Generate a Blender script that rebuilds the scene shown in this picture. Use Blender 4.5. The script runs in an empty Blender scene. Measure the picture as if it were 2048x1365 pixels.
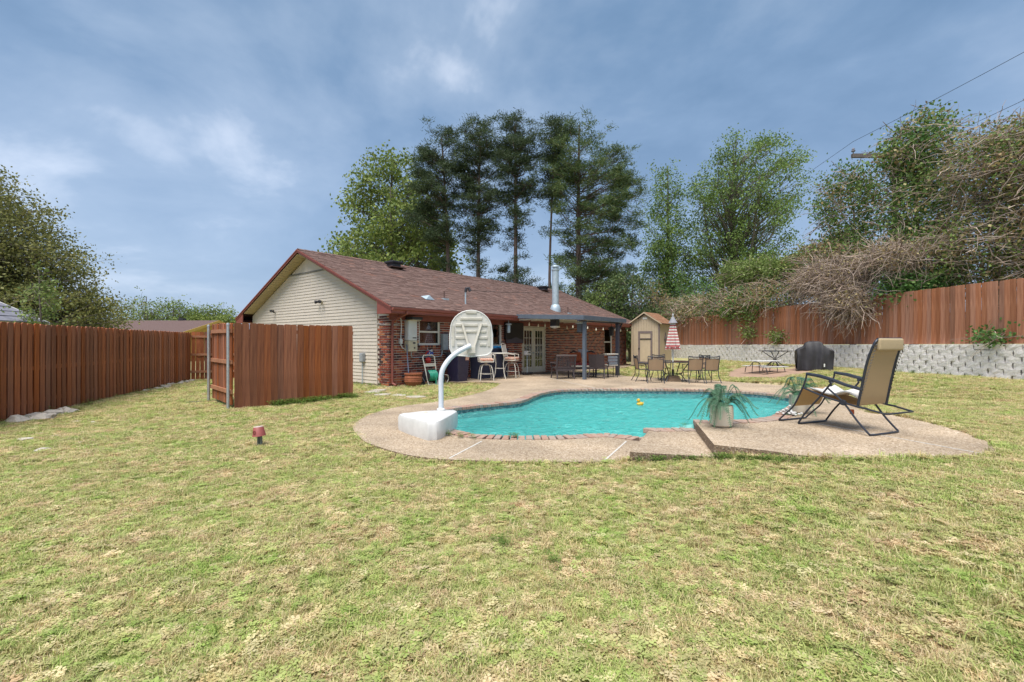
import bpy, bmesh, math, random
import numpy as np
from mathutils import Vector, Matrix
random.seed(7); rng = np.random.default_rng(7)
S = bpy.context.scene; COL = S.collection
R = math.radians
# ---------------------------------------------------------------- camera, sky, sun, exposure
CAMH = 1.47; F = 920.0
cd = bpy.data.cameras.new('camera'); cam = bpy.data.objects.new('camera', cd); COL.objects.link(cam)
cam.location = (0, 0, CAMH); cam.rotation_euler = (R(90), 0, 0)
cd.sensor_width = 36; cd.lens = 36*F/2048; cd.shift_y = 2.5/2048; cd.clip_end = 3000; cd.clip_start = .05
S.camera = cam
SUN_EL, SUN_AZ = 66, 205      # sun high, behind and left of the camera, veiled by thin cloud
w = bpy.data.worlds.new('World'); S.world = w; w.use_nodes = True
nt = w.node_tree; nt.nodes.clear()
def wn(t, **k):
    n = nt.nodes.new(t)
    for a, b in k.items(): setattr(n, a, b)
    return n
def wmath(op, a, b=None):
    n = wn('ShaderNodeMath', operation=op)
    for i, v in enumerate((a, b)):
        if v is None: continue
        if isinstance(v, (int, float)): n.inputs[i].default_value = v
        else: nt.links.new(v, n.inputs[i])
    return n.outputs[0]
sky = wn('ShaderNodeTexSky', sky_type='NISHITA', sun_disc=False)
sky.sun_elevation = R(SUN_EL); sky.sun_rotation = R(SUN_AZ); sky.air_density = 1.2; sky.dust_density = 2.0
tc = wn('ShaderNodeTexCoord'); sp = wn('ShaderNodeSeparateXYZ'); nt.links.new(tc.outputs['Generated'], sp.inputs[0])
zz = wmath('ADD', wmath('MAXIMUM', sp.outputs[2], 0.0), 0.30)
cb = wn('ShaderNodeCombineXYZ')
nt.links.new(wmath('DIVIDE', sp.outputs[0], zz), cb.inputs[0]); nt.links.new(wmath('DIVIDE', sp.outputs[1], zz), cb.inputs[1])
def wnoise(scale, detail, dist, off, rough=.55):
    mp = wn('ShaderNodeMapping'); mp.inputs['Location'].default_value = off; nt.links.new(cb.outputs[0], mp.inputs[0])
    n = wn('ShaderNodeTexNoise'); n.inputs['Scale'].default_value = scale; n.inputs['Detail'].default_value = detail
    n.inputs['Roughness'].default_value = rough; n.inputs['Distortion'].default_value = dist
    nt.links.new(mp.outputs[0], n.inputs[0]); return n.outputs[0]
n1 = wnoise(.85, 6, .3, (19.69, -11.6, 0)); n2 = wnoise(2.4, 8, .35, (17.3, 9.3, 0), .58)
nm = wmath('ADD', wmath('MULTIPLY', n1, .70), wmath('MULTIPLY', n2, .30))
cr = wn('ShaderNodeValToRGB'); nt.links.new(nm, cr.inputs[0])
E = cr.color_ramp.elements
E[0].position = .39; E[0].color = (.062, .128, .225, 1)
E[1].position = .67; E[1].color = (.52, .565, .64, 1)
e = E.new(.47); e.color = (.105, .178, .285, 1)
e = E.new(.56); e.color = (.19, .262, .365, 1)
hz = wn('ShaderNodeMapRange'); hz.inputs[1].default_value = 0; hz.inputs[2].default_value = .55
hz.inputs[3].default_value = .75; hz.inputs[4].default_value = 0; nt.links.new(sp.outputs[2], hz.inputs[0])
mxh = wn('ShaderNodeMixRGB'); mxh.inputs[2].default_value = (.26, .345, .49, 1)
nt.links.new(hz.outputs[0], mxh.inputs[0]); nt.links.new(cr.outputs[0], mxh.inputs[1])
sc_ = wn('ShaderNodeMixRGB', blend_type='MULTIPLY'); sc_.inputs[0].default_value = 1; sc_.inputs[2].default_value = (9.6, 9.5, 9.5, 1)
nt.links.new(mxh.outputs[0], sc_.inputs[1])
mxs = wn('ShaderNodeMixRGB'); mxs.inputs[0].default_value = .85
nt.links.new(sky.outputs[0], mxs.inputs[1]); nt.links.new(sc_.outputs[0], mxs.inputs[2])
bg = wn('ShaderNodeBackground'); bg.inputs[1].default_value = .10; nt.links.new(mxs.outputs[0], bg.inputs[0])
wo = wn('ShaderNodeOutputWorld'); nt.links.new(bg.outputs[0], wo.inputs[0])
sl = bpy.data.lights.new('sun', 'SUN'); sl.energy = 3.1; sl.angle = R(42); sl.color = (1, .95, .88)
so = bpy.data.objects.new('sun', sl); COL.objects.link(so); so.location = (0, -5, 20)
az = R(SUN_AZ)
so.rotation_euler = Vector((math.sin(az)*math.cos(R(SUN_EL)), math.cos(az)*math.cos(R(SUN_EL)), math.sin(R(SUN_EL)))).to_track_quat('Z', 'Y').to_euler()
S.view_settings.view_transform = 'Standard'; S.view_settings.look = 'None'; S.view_settings.gamma = 1
S.view_settings.use_curve_mapping = False
S.view_settings.exposure = .95
# ---------------------------------------------------------------- helpers
def G(px, py, z=0.0):
    d = F*(CAMH-z)/(py-685.0); return ((px-1024)/F*d, d)
def ss(a, b, x):
    t = np.clip((np.asarray(x, float)-a)/(b-a), 0, 1); return t*t*(3-2*t)
def mat(name, c1, c2=None, scale=8, rough=.7, metal=0, bump=0, bscale=None, rand=0, island=False, stretch=(1, 1, 1), ramp=None, detail=4,
        spec=.5, trans=0, c3=None, world=False, contrast=(.35, .65)):
    """procedural principled material: two or three tones mixed by noise; per-object (rand) or per-island value shift"""
    m = bpy.data.materials.new(name); m.use_nodes = True; t = m.node_tree; N = t.nodes; Lk = t.links
    p = N['Principled BSDF']; p.inputs['Roughness'].default_value = rough; p.inputs['Metallic'].default_value = metal
    p.inputs['Specular IOR Level'].default_value = spec
    co = N.new('ShaderNodeTexCoord'); mp = N.new('ShaderNodeMapping'); mp.inputs['Scale'].default_value = stretch
    if world:
        ge = N.new('ShaderNodeNewGeometry'); Lk.new(ge.outputs['Position'], mp.inputs[0])
    else: Lk.new(co.outputs['Object'], mp.inputs[0])
    nz = N.new('ShaderNodeTexNoise'); nz.inputs['Scale'].default_value = scale; nz.inputs['Detail'].default_value = detail; nz.inputs['Roughness'].default_value = .6
    Lk.new(mp.outputs[0], nz.inputs[0])
    col = None
    src = None
    if rand or ramp:
        if island:
            gi = N.new('ShaderNodeNewGeometry'); src = gi.outputs['Random Per Island']
        else:
            oi = N.new('ShaderNodeObjectInfo'); src = oi.outputs['Random']
    if ramp:
        r = N.new('ShaderNodeValToRGB'); r.color_ramp.interpolation = 'LINEAR'
        els = r.color_ramp.elements
        els[0].position = ramp[0][0]; els[0].color = (*ramp[0][1], 1); els[1].position = ramp[-1][0]; els[1].color = (*ramp[-1][1], 1)
        for q, c in ramp[1:-1]:
            e = els.new(q); e.color = (*c, 1)
        Lk.new(src, r.inputs[0]); base = r.outputs[0]
    else: base = None
    mr = N.new('ShaderNodeMapRange'); mr.inputs[1].default_value = contrast[0]; mr.inputs[2].default_value = contrast[1]; Lk.new(nz.outputs[0], mr.inputs[0])
    mx = N.new('ShaderNodeMixRGB')
    if base is not None:
        Lk.new(base, mx.inputs[1])
        dk = N.new('ShaderNodeMixRGB'); dk.blend_type = 'MULTIPLY'; dk.inputs[0].default_value = 1; dk.inputs[2].default_value = (.7, .7, .7, 1)
        Lk.new(base, dk.inputs[1]); Lk.new(dk.outputs[0], mx.inputs[2])
    else:
        mx.inputs[1].default_value = (*c1, 1); mx.inputs[2].default_value = (*(c2 or tuple(v*.8 for v in c1)), 1)
    Lk.new(mr.outputs[0], mx.inputs[0]); col = mx.outputs[0]
    if c3:
        nz3 = N.new('ShaderNodeTexNoise'); nz3.inputs['Scale'].default_value = scale*.17; nz3.inputs['Detail'].default_value = 3; Lk.new(mp.outputs[0], nz3.inputs[0])
        m3 = N.new('ShaderNodeMapRange'); m3.inputs[1].default_value = .48; m3.inputs[2].default_value = .68; Lk.new(nz3.outputs[0], m3.inputs[0])
        mx3 = N.new('ShaderNodeMixRGB'); mx3.inputs[2].default_value = (*c3, 1); Lk.new(m3.outputs[0], mx3.inputs[0]); Lk.new(col, mx3.inputs[1]); col = mx3.outputs[0]
    if rand and not ramp:
        hs = N.new('ShaderNodeHueSaturation'); m2 = N.new('ShaderNodeMapRange'); m2.inputs[3].default_value = 1-rand; m2.inputs[4].default_value = 1+rand
        Lk.new(src, m2.inputs[0]); Lk.new(m2.outputs[0], hs.inputs['Value']); Lk.new(col, hs.inputs['Color'])
        if rand > .2:
            k1 = N.new('ShaderNodeMath'); k1.operation = 'MULTIPLY'; k1.inputs[1].default_value = 13.7; k2 = N.new('ShaderNodeMath'); k2.operation = 'FRACT'; k3 = N.new('ShaderNodeMapRange'); k3.inputs[3].default_value = .88; k3.inputs[4].default_value = 1.12
            Lk.new(src, k1.inputs[0]); Lk.new(k1.outputs[0], k2.inputs[0]); Lk.new(k2.outputs[0], k3.inputs[0]); Lk.new(k3.outputs[0], hs.inputs['Saturation']); col = hs.outputs[0]
    Lk.new(col, p.inputs['Base Color'])
    if bump:
        nb = N.new('ShaderNodeTexNoise'); nb.inputs['Scale'].default_value = bscale or scale*2; nb.inputs['Detail'].default_value = 4; Lk.new(mp.outputs[0], nb.inputs[0])
        b = N.new('ShaderNodeBump'); b.inputs['Strength'].default_value = bump; b.inputs['Distance'].default_value = .02
        Lk.new(nb.outputs[0], b.inputs['Height']); Lk.new(b.outputs[0], p.inputs['Normal'])
    if trans:
        tr = N.new('ShaderNodeBsdfTranslucent'); Lk.new(col, tr.inputs[0]); ms = N.new('ShaderNodeMixShader'); ms.inputs[0].default_value = trans
        Lk.new(p.outputs[0], ms.inputs[1]); Lk.new(tr.outputs[0], ms.inputs[2]); Lk.new(ms.outputs[0], N['Material Output'].inputs[0])
    return m
def glass_mat(name, tint, fac=.25, rough=.03):
    m = bpy.data.materials.new(name); m.use_nodes = True; t = m.node_tree; N = t.nodes; N.clear()
    tr = N.new('ShaderNodeBsdfTransparent'); tr.inputs[0].default_value = (*tint, 1)
    gl = N.new('ShaderNodeBsdfGlossy'); gl.inputs['Roughness'].default_value = rough
    fr = N.new('ShaderNodeFresnel'); fr.inputs[0].default_value = 1.5
    ad = N.new('ShaderNodeMath'); ad.operation = 'ADD'; ad.inputs[1].default_value = fac; t.links.new(fr.outputs[0], ad.inputs[0])
    mx = N.new('ShaderNodeMixShader'); o = N.new('ShaderNodeOutputMaterial')
    nz = N.new('ShaderNodeTexNoise'); nz.inputs['Scale'].default_value = 1.5; b = N.new('ShaderNodeBump'); b.inputs['Strength'].default_value = .02
    t.links.new(nz.outputs[0], b.inputs['Height']); t.links.new(b.outputs[0], gl.inputs['Normal'])
    t.links.new(ad.outputs[0], mx.inputs[0]); t.links.new(tr.outputs[0], mx.inputs[1]); t.links.new(gl.outputs[0], mx.inputs[2]); t.links.new(mx.outputs[0], o.inputs[0])
    return m
class MB:
    def __init__(s): s.v = []; s.f = []
    def add(s, vs, fs):
        n = len(s.v); s.v += [tuple(v) for v in vs]; s.f += [tuple(i+n for i in f) for f in fs]; return s
    def box(s, x0, x1, y0, y1, z0, z1, M=None):
        vs = [Vector(p) for p in ((x0,y0,z0),(x1,y0,z0),(x1,y1,z0),(x0,y1,z0),(x0,y0,z1),(x1,y0,z1),(x1,y1,z1),(x0,y1,z1))]
        if M is not None: vs = [M @ v for v in vs]
        return s.add(vs, [(0,3,2,1),(4,5,6,7),(0,1,5,4),(1,2,6,5),(2,3,7,6),(3,0,4,7)])
    def bar(s, a, b, wx, wz, up=(0,0,1)):
        a, b = Vector(a), Vector(b); d = (b-a); L = d.length; d.normalize(); u = Vector(up)
        if abs(d.dot(u)) > .98: u = Vector((0, 1, 0))
        sx = d.cross(u).normalized(); uz = sx.cross(d)
        M = Matrix((sx, d, uz)).transposed().to_4x4(); M.translation = a
        return s.box(-wx/2, wx/2, 0, L, -wz/2, wz/2, M)
    def tube(s, pts, r, n=8, cap=True):
        pts = [Vector(p) for p in pts]; rs = r if isinstance(r, (list, tuple)) else [r]*len(pts)
        vs = []; fs = []; prev = None
        for i, p in enumerate(pts):
            d = (pts[min(i+1, len(pts)-1)]-pts[max(i-1, 0)]).normalized()
            if prev is None:
                u = Vector((0,0,1)) if abs(d.z) < .9 else Vector((1,0,0)); a = d.cross(u).normalized()
            else:
                a = (prev-d*prev.dot(d)).normalized()
            prev = a; b = d.cross(a)
            for k in range(n):
                t = 2*math.pi*k/n; vs.append(p+a*(math.cos(t)*rs[i])+b*(math.sin(t)*rs[i]))
        for i in range(len(pts)-1):
            for k in range(n):
                k2 = (k+1) % n; fs.append((i*n+k, i*n+k2, (i+1)*n+k2, (i+1)*n+k))
        if cap: fs.append(tuple(range(n-1, -1, -1))); fs.append(tuple((len(pts)-1)*n+k for k in range(n)))
        return s.add(vs, fs)
    def lathe(s, prof, n=20, c=(0,0,0), cap=True, sq=(1,1)):
        vs = [(c[0]+r*math.cos(2*math.pi*k/n)*sq[0], c[1]+r*math.sin(2*math.pi*k/n)*sq[1], c[2]+z) for r, z in prof for k in range(n)]
        fs = [(i*n+k, i*n+(k+1) % n, (i+1)*n+(k+1) % n, (i+1)*n+k) for i in range(len(prof)-1) for k in range(n)]
        if cap: fs.append(tuple(range(n-1, -1, -1))); fs.append(tuple((len(prof)-1)*n+k for k in range(n)))
        return s.add(vs, fs)
    def prism(s, poly, h0, h1, fn=None):
        """poly of 2-D points, extruded h0..h1; fn maps (a,b,h) to a point"""
        fn = fn or (lambda a, b, h: (a, b, h)); n = len(poly)
        vs = [fn(a, b, h0) for a, b in poly]+[fn(a, b, h1) for a, b in poly]
        return s.add(vs, [tuple(range(n-1, -1, -1)), tuple(range(n, 2*n))]+[(i, (i+1) % n, n+(i+1) % n, n+i) for i in range(n)])
    def build(s, name, m, parent=None, smooth=False, bevel=0, seg=2, loc=None, rotz=0):
        me = bpy.data.meshes.new(name); me.from_pydata(s.v, [], s.f); 
        bm = bmesh.new(); bm.from_mesh(me); bmesh.ops.recalc_face_normals(bm, faces=bm.faces)
        if bevel:
            ed = [e for e in bm.edges if len(e.link_faces) == 2 and e.calc_face_angle(0) > .5]
            bmesh.ops.bevel(bm, geom=ed, offset=bevel, segments=seg, affect='EDGES', profile=.6, clamp_overlap=True)
        bm.to_mesh(me); bm.free()
        if smooth:
            for p in me.polygons: p.use_smooth = True
            try: me.set_sharp_from_angle(angle=R(40))
            except Exception: pass
        me.materials.append(m)
        return link(name, me, parent, loc, rotz)
def link(name, me, parent=None, loc=None, rotz=0, rot=None):
    o = bpy.data.objects.new(name, me); COL.objects.link(o)
    if parent: o.parent = parent
    if loc is not None: o.location = loc
    o.rotation_euler = rot if rot else (0, 0, rotz)
    return o
def tag(o, label, cat, group=None):
    o['label'] = label; o['category'] = cat
    if group: o['group'] = group
    return o
def struct(o, kind='structure', label=None, cat=None):
    o['kind'] = kind
    if label: o['label'] = label; o['category'] = cat
    return o
def thing(name, label, cat, loc=(0,0,0), rotz=0, group=None):
    o = bpy.data.objects.new(name, None); COL.objects.link(o); o.location = loc; o.rotation_euler = (0,0,rotz); o.empty_display_size = .1
    return tag(o, label, cat, group)
def dup(root, loc, rotz, label=None):
    kids = [c for c in bpy.data.objects if c.parent == root]
    r = root.copy(); COL.objects.link(r); r.location = loc; r.rotation_euler = (0,0,rotz)
    if label: r['label'] = label
    for ch in kids:
        c = ch.copy(); COL.objects.link(c); c.parent = r
        for g in [x for x in bpy.data.objects if x.parent == ch]:
            d = g.copy(); COL.objects.link(d); d.parent = c
    return r
def np_mesh(name, V, Fc, m, parent=None, loc=None):
    V = np.asarray(V, np.float32); Fc = np.asarray(Fc, np.int32); k = Fc.shape[1]
    me = bpy.data.meshes.new(name); me.vertices.add(len(V)); me.vertices.foreach_set('co', V.ravel())
    me.loops.add(Fc.size); me.loops.foreach_set('vertex_index', Fc.ravel()); me.polygons.add(len(Fc))
    me.polygons.foreach_set('loop_start', np.arange(0, Fc.size, k, dtype=np.int32))
    me.update(calc_edges=True); me.validate(); me.materials.append(m)
    return link(name, me, parent, loc)
def catmull(pts, n=6, closed=False):
    P = [np.array(p, float) for p in pts]; out = []; N = len(P)
    for i in range(N if closed else N-1):
        p0 = P[(i-1) % N] if (closed or i > 0) else P[0]; p1 = P[i]; p2 = P[(i+1) % N]; p3 = P[(i+2) % N] if (closed or i+2 < N) else P[-1]
        for k in range(n):
            t = k/n; out.append(.5*((2*p1)+(-p0+p2)*t+(2*p0-5*p1+4*p2-p3)*t*t+(-p0+3*p1-3*p2+p3)*t**3))
    if not closed: out.append(P[-1])
    return [tuple(p) for p in out]
def inpoly(x, y, poly):
    x = np.asarray(x); y = np.asarray(y); c = np.zeros(x.shape, bool); n = len(poly)
    for i in range(n):
        x1, y1 = poly[i][:2]; x2, y2 = poly[(i+1) % n][:2]
        if y1 == y2: continue
        c ^= ((y1 > y) != (y2 > y)) & (x < (x2-x1)*(y-y1)/(y2-y1)+x1)
    return c
def grow(poly, d):
    P = np.array([p[:2] for p in poly]); n = len(P)
    A = sum(P[i][0]*P[(i+1) % n][1]-P[(i+1) % n][0]*P[i][1] for i in range(n)); sgn = 1 if A > 0 else -1
    out = []
    for i in range(n):
        e1 = P[i]-P[i-1]; e2 = P[(i+1) % n]-P[i]; nn = np.array([e1[1], -e1[0]])/(np.hypot(*e1)+1e-9)+np.array([e2[1], -e2[0]])/(np.hypot(*e2)+1e-9)
        l = np.hypot(*nn); out.append(tuple(P[i]+sgn*d*nn/max(l, .6)*1.0))
    return out
# ---------------------------------------------------------------- outlines of pool and deck (metres; camera foot at the origin)
poolA = [(7.30,11.84),(7.05,12.65),(6.35,13.3),(5.2,13.7),(4.15,13.75),(3.0,13.8),(2.0,13.75),(1.35,13.5),(.88,12.9),(.55,12.1),(.2,11.1),(-.55,10.45),(-1.25,9.85),(-1.52,9.2),(-1.45,8.55),(-1.2,8.0),(-.93,7.42),(-.56,7.05),(-.14,6.93),(.4,6.92),(.81,6.95),(1.33,7.1),(1.62,7.02),(1.9,6.80)]
poolB = [(2.75,6.95),(3.3,6.88),(4.05,7.22),(4.58,7.85),(5.13,8.55),(6.0,9.75),(6.75,10.8)]
pool = catmull(poolA, 5)+[(2.06,6.93)]+catmull(poolB, 5)
deckA_out = [G(1001.6,768.5,.05),G(980,779.7,.05),G(933,792,.05),G(879,803,.05),G(806.5,812,.05),G(770,819.5,.05),G(734,832,.05),G(712.5,845,.05),G(706,855.6,.05),G(711,865,.05),G(727,881,.05),G(752,892,.05),G(806,908,.05),G(868,917,.05),G(933,920.7,.05),G(1041,923,.05),G(1131,924,.05),G(1215,923.5,.05),(1.5,5.55)]
HC = Vector((-4.02, 15.0, 0)); HD = Vector((.627, .779, 0)); HN = Vector((.779, -.627, 0)); HROT = math.atan2(.779, .627)
def hw(L, p, z=0): return tuple(HC+HD*L+HN*p+Vector((0,0,z)))
far = [(4.6,7.0),(6.2,8.7),(8.0,11.4),(8.75,13.2),G(1568,771,.06),G(1494,766,.06),G(1432,762,.06),G(1361,757.5,.06),G(1282,755,.06),(4.75,19.2),hw(9.7,2.6)[:2],hw(9.7,1.15)[:2],hw(17.6,1.15)[:2],hw(17.6,-.05)[:2],hw(2.25,-.05)[:2],hw(2.25,.85)[:2],G(945,764.5,.05),G(985,766,.05)]
deckA = catmull(deckA_out, 4)+[(3.0,5.9)]+far
slabC = [(2.75,6.95),(2.33,5.30)]+catmull([G(1429.5,890,.29),G(1545,904,.285),G(1595,911,.285),G(1696,917,.285),G(1797,918,.285),G(1931,917,.285),G(1981,911,.285),G(2001,903,.285),G(1991,892,.285),G(1948,872,.285),G(1897,855,.285),G(1830,840,.285),G(1780,829,.285),(6.05,7.7),(6.65,8.8),(7.5,10.2),(8.2,11.6),(8.6,12.6)], 4)[1:]+[(7.6,12.3),(7.30,11.84)]+catmull(poolB, 5)[::-1]
def Dz(x, y): return .055+.235*(1-ss(7.3, 12.0, y))
def wall_x(y): return 15.75-.125*y           # front of the retaining wall along the right
def H(x, y):
    x = np.asarray(x, float); y = np.asarray(y, float)
    a = .28*ss(.6, 3.8, x)*(1-ss(8, 13, y)); b = .40*ss(6.5, 12.5, x)
    h = np.maximum(a, b)+.012*np.sin(x*1.7+1)*np.sin(y*1.3)
    h = h*(1-ss(40, 70, np.hypot(x, y)))
    return np.where((x > wall_x(y)+.34) & (y < 60), 1.36-.006*np.clip(y-12, 0, 40), h)
def Hs(x, y): return float(H(x, y))
# ---------------------------------------------------------------- materials of the ground
def lawn_group():
    g = bpy.data.node_groups.new('lawn_tone', 'ShaderNodeTree'); g.interface.new_socket('Color', in_out='OUTPUT', socket_type='NodeSocketColor')
    N = g.nodes; L = g.links; ge = N.new('ShaderNodeNewGeometry'); o = N.new('NodeGroupOutput')
    fl = N.new('ShaderNodeMapping'); fl.inputs['Scale'].default_value = (1, 1, 0); L.new(ge.outputs['Position'], fl.inputs[0])
    def noise(s, d, lo, hi):
        n = N.new('ShaderNodeTexNoise'); n.inputs['Scale'].default_value = s; n.inputs['Detail'].default_value = d; n.inputs['Roughness'].default_value = .65; L.new(fl.outputs[0], n.inputs[0])
        m = N.new('ShaderNodeMapRange'); m.inputs[1].default_value = lo; m.inputs[2].default_value = hi; L.new(n.outputs[0], m.inputs[0]); return m.outputs[0]
    def mix(f, a, b):
        m = N.new('ShaderNodeMixRGB'); L.new(f, m.inputs[0])
        for i, c in ((1, a), (2, b)):
            if isinstance(c, tuple): m.inputs[i].default_value = (*c, 1)
            else: L.new(c, m.inputs[i])
        return m.outputs[0]
    c = mix(noise(.55, 4, .38, .70), (.345, .435, .125), (.520, .490, .215))
    c = mix(noise(1.9, 5, .41, .60), c, (.640, .500, .310))
    c = mix(noise(6.5, 5, .54, .72), c, (.260, .365, .085))
    c = mix(noise(14, 4, .54, .70), c, (.62, .51, .32))
    L.new(c, o.inputs[0]); return g
LG = lawn_group()
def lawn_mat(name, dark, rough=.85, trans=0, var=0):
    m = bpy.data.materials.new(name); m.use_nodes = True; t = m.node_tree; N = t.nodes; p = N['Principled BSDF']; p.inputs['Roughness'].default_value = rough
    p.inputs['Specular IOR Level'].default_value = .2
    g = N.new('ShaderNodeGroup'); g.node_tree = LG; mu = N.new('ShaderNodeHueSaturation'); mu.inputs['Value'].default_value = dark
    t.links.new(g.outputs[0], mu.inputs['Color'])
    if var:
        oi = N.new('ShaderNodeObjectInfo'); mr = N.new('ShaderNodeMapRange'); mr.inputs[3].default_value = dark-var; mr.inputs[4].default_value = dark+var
        t.links.new(oi.outputs['Random'], mr.inputs[0]); t.links.new(mr.outputs[0], mu.inputs['Value'])
    if var:       # single blades: some straw, some fresh green
        rp_ = N.new('ShaderNodeValToRGB'); rp_.color_ramp.interpolation = 'CONSTANT'; el = rp_.color_ramp.elements; el[0].color = (.27,.42,.08,1); el[1].position = .30; el[1].color = (.40,.42,.15,1)
        for q_, c_ in ((.52,(.63,.50,.30,1)),(.78,(.42,.27,.14,1)),(.88,(.74,.62,.41,1))): e_ = el.new(q_); e_.color = c_
        mt = N.new('ShaderNodeMath'); mt.operation = 'FRACT'; m9 = N.new('ShaderNodeMath'); m9.operation = 'MULTIPLY'; m9.inputs[1].default_value = 7.31; t.links.new(oi.outputs['Random'], m9.inputs[0]); t.links.new(m9.outputs[0], mt.inputs[0]); t.links.new(mt.outputs[0], rp_.inputs[0])
        mb_ = N.new('ShaderNodeMixRGB'); mb_.inputs[0].default_value = .5; t.links.new(g.outputs[0], mb_.inputs[1]); t.links.new(rp_.outputs[0], mb_.inputs[2]); t.links.new(mb_.outputs[0], mu.inputs['Color'])
    t.links.new(mu.outputs[0], p.inputs['Base Color'])
    if trans:
        tr = N.new('ShaderNodeBsdfTranslucent'); t.links.new(mu.outputs[0], tr.inputs[0]); ms = N.new('ShaderNodeMixShader'); ms.inputs[0].default_value = trans
        t.links.new(p.outputs[0], ms.inputs[1]); t.links.new(tr.outputs[0], ms.inputs[2]); t.links.new(ms.outputs[0], N['Material Output'].inputs[0])
    else:
        fl = N.new('ShaderNodeTexNoise'); fl.inputs['Scale'].default_value = 60; b = N.new('ShaderNodeBump'); b.inputs['Distance'].default_value = .03
        ge = N.new('ShaderNodeNewGeometry'); t.links.new(ge.outputs['Position'], fl.inputs[0]); t.links.new(fl.outputs[0], b.inputs['Height']); t.links.new(b.outputs[0], p.inputs['Normal'])
    return m
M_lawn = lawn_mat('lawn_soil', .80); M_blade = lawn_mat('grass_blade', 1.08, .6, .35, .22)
def aggregate(name, base, dark, light):
    m = bpy.data.materials.new(name); m.use_nodes = True; t = m.node_tree; N = t.nodes; p = N['Principled BSDF']; p.inputs['Roughness'].default_value = .8
    ge = N.new('ShaderNodeNewGeometry'); v = N.new('ShaderNodeTexVoronoi'); v.inputs['Scale'].default_value = 70; t.links.new(ge.outputs['Position'], v.inputs['Vector'])
    r = N.new('ShaderNodeValToRGB'); e = r.color_ramp.elements; e[0].color = (*dark, 1); e[1].color = (*light, 1); q = e.new(.35); q.color = (*base, 1); q = e.new(.75); q.color = (*base, 1)
    sx = N.new('ShaderNodeSeparateColor'); t.links.new(v.outputs['Color'], sx.inputs[0]); t.links.new(sx.outputs[0], r.inputs[0])
    nz = N.new('ShaderNodeTexNoise'); nz.inputs['Scale'].default_value = .9; nz.inputs['Detail'].default_value = 6; t.links.new(ge.outputs['Position'], nz.inputs[0])
    mr = N.new('ShaderNodeMapRange'); mr.inputs[1].default_value = .3; mr.inputs[2].default_value = .7; mr.inputs[3].default_value = .66; mr.inputs[4].default_value = 1.14; t.links.new(nz.outputs[0], mr.inputs[0])
    hs = N.new('ShaderNodeHueSaturation'); t.links.new(mr.outputs[0], hs.inputs['Value']); t.links.new(r.outputs[0], hs.inputs['Color']); t.links.new(hs.outputs[0], p.inputs['Base Color'])
    b = N.new('ShaderNodeBump'); b.inputs['Strength'].default_value = .6; b.inputs['Distance'].default_value = .006; t.links.new(v.outputs['Distance'], b.inputs['Height']); t.links.new(b.outputs[0], p.inputs['Normal'])
    return m
M_deck = aggregate('exposed_aggregate', (.405, .310, .212), (.19, .13, .08), (.60, .50, .39))
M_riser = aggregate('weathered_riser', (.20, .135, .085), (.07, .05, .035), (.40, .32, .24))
M_joint = mat('joint_filler', (.62, .60, .55), (.45, .42, .38), 30)
M_coping = mat('coping_brick', (.36,.15,.10), scale=25, bump=.4, ramp=[(0,(.38,.22,.165)),(.35,(.42,.28,.215)),(.7,(.40,.31,.25)),(1,(.34,.27,.235))], rough=.8)
M_plaster = mat('pool_plaster', (.34,.90,.87), (.29,.87,.84), 2.5, rough=.5)
M_tile = mat('waterline_tile', (.06,.13,.15), (.16,.24,.25), 14, rough=.25, contrast=(.45,.55))
# ---------------------------------------------------------------- lawn sheet
def lines(lo, hi, step, far, grow_=1.5):
    a = list(np.arange(lo, hi+1e-6, step)); s = step
    b = []; v = a[-1]
    while v < far: s *= grow_; v += s; b.append(v)
    s = step; c = []; v = a[0]
    while v > -far: s *= grow_; v -= s; c.append(v)
    return np.array(c[::-1]+a+b)
gx = lines(-9.5, 17.5, .16, 420); gy = lines(1.0, 37, .16, 420)
X, Y = np.meshgrid(gx, gy); Z = H(X, Y)
inA = inpoly(X, Y, grow(deckA, -.12)) | inpoly(X, Y, grow(slabC, -.12)); Z = np.where(inA, Z*0-.12, Z)
Z = np.where(inpoly(X, Y, grow(pool, .22)), -2.6, Z)
ny, nx = X.shape; idx = np.arange(ny*nx).reshape(ny, nx)
Q = np.stack([idx[:-1,:-1], idx[:-1,1:], idx[1:,1:], idx[1:,:-1]], -1).reshape(-1, 4)
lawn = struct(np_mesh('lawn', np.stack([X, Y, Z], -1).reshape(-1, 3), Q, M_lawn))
for p in lawn.data.polygons: p.use_smooth = True
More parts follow.
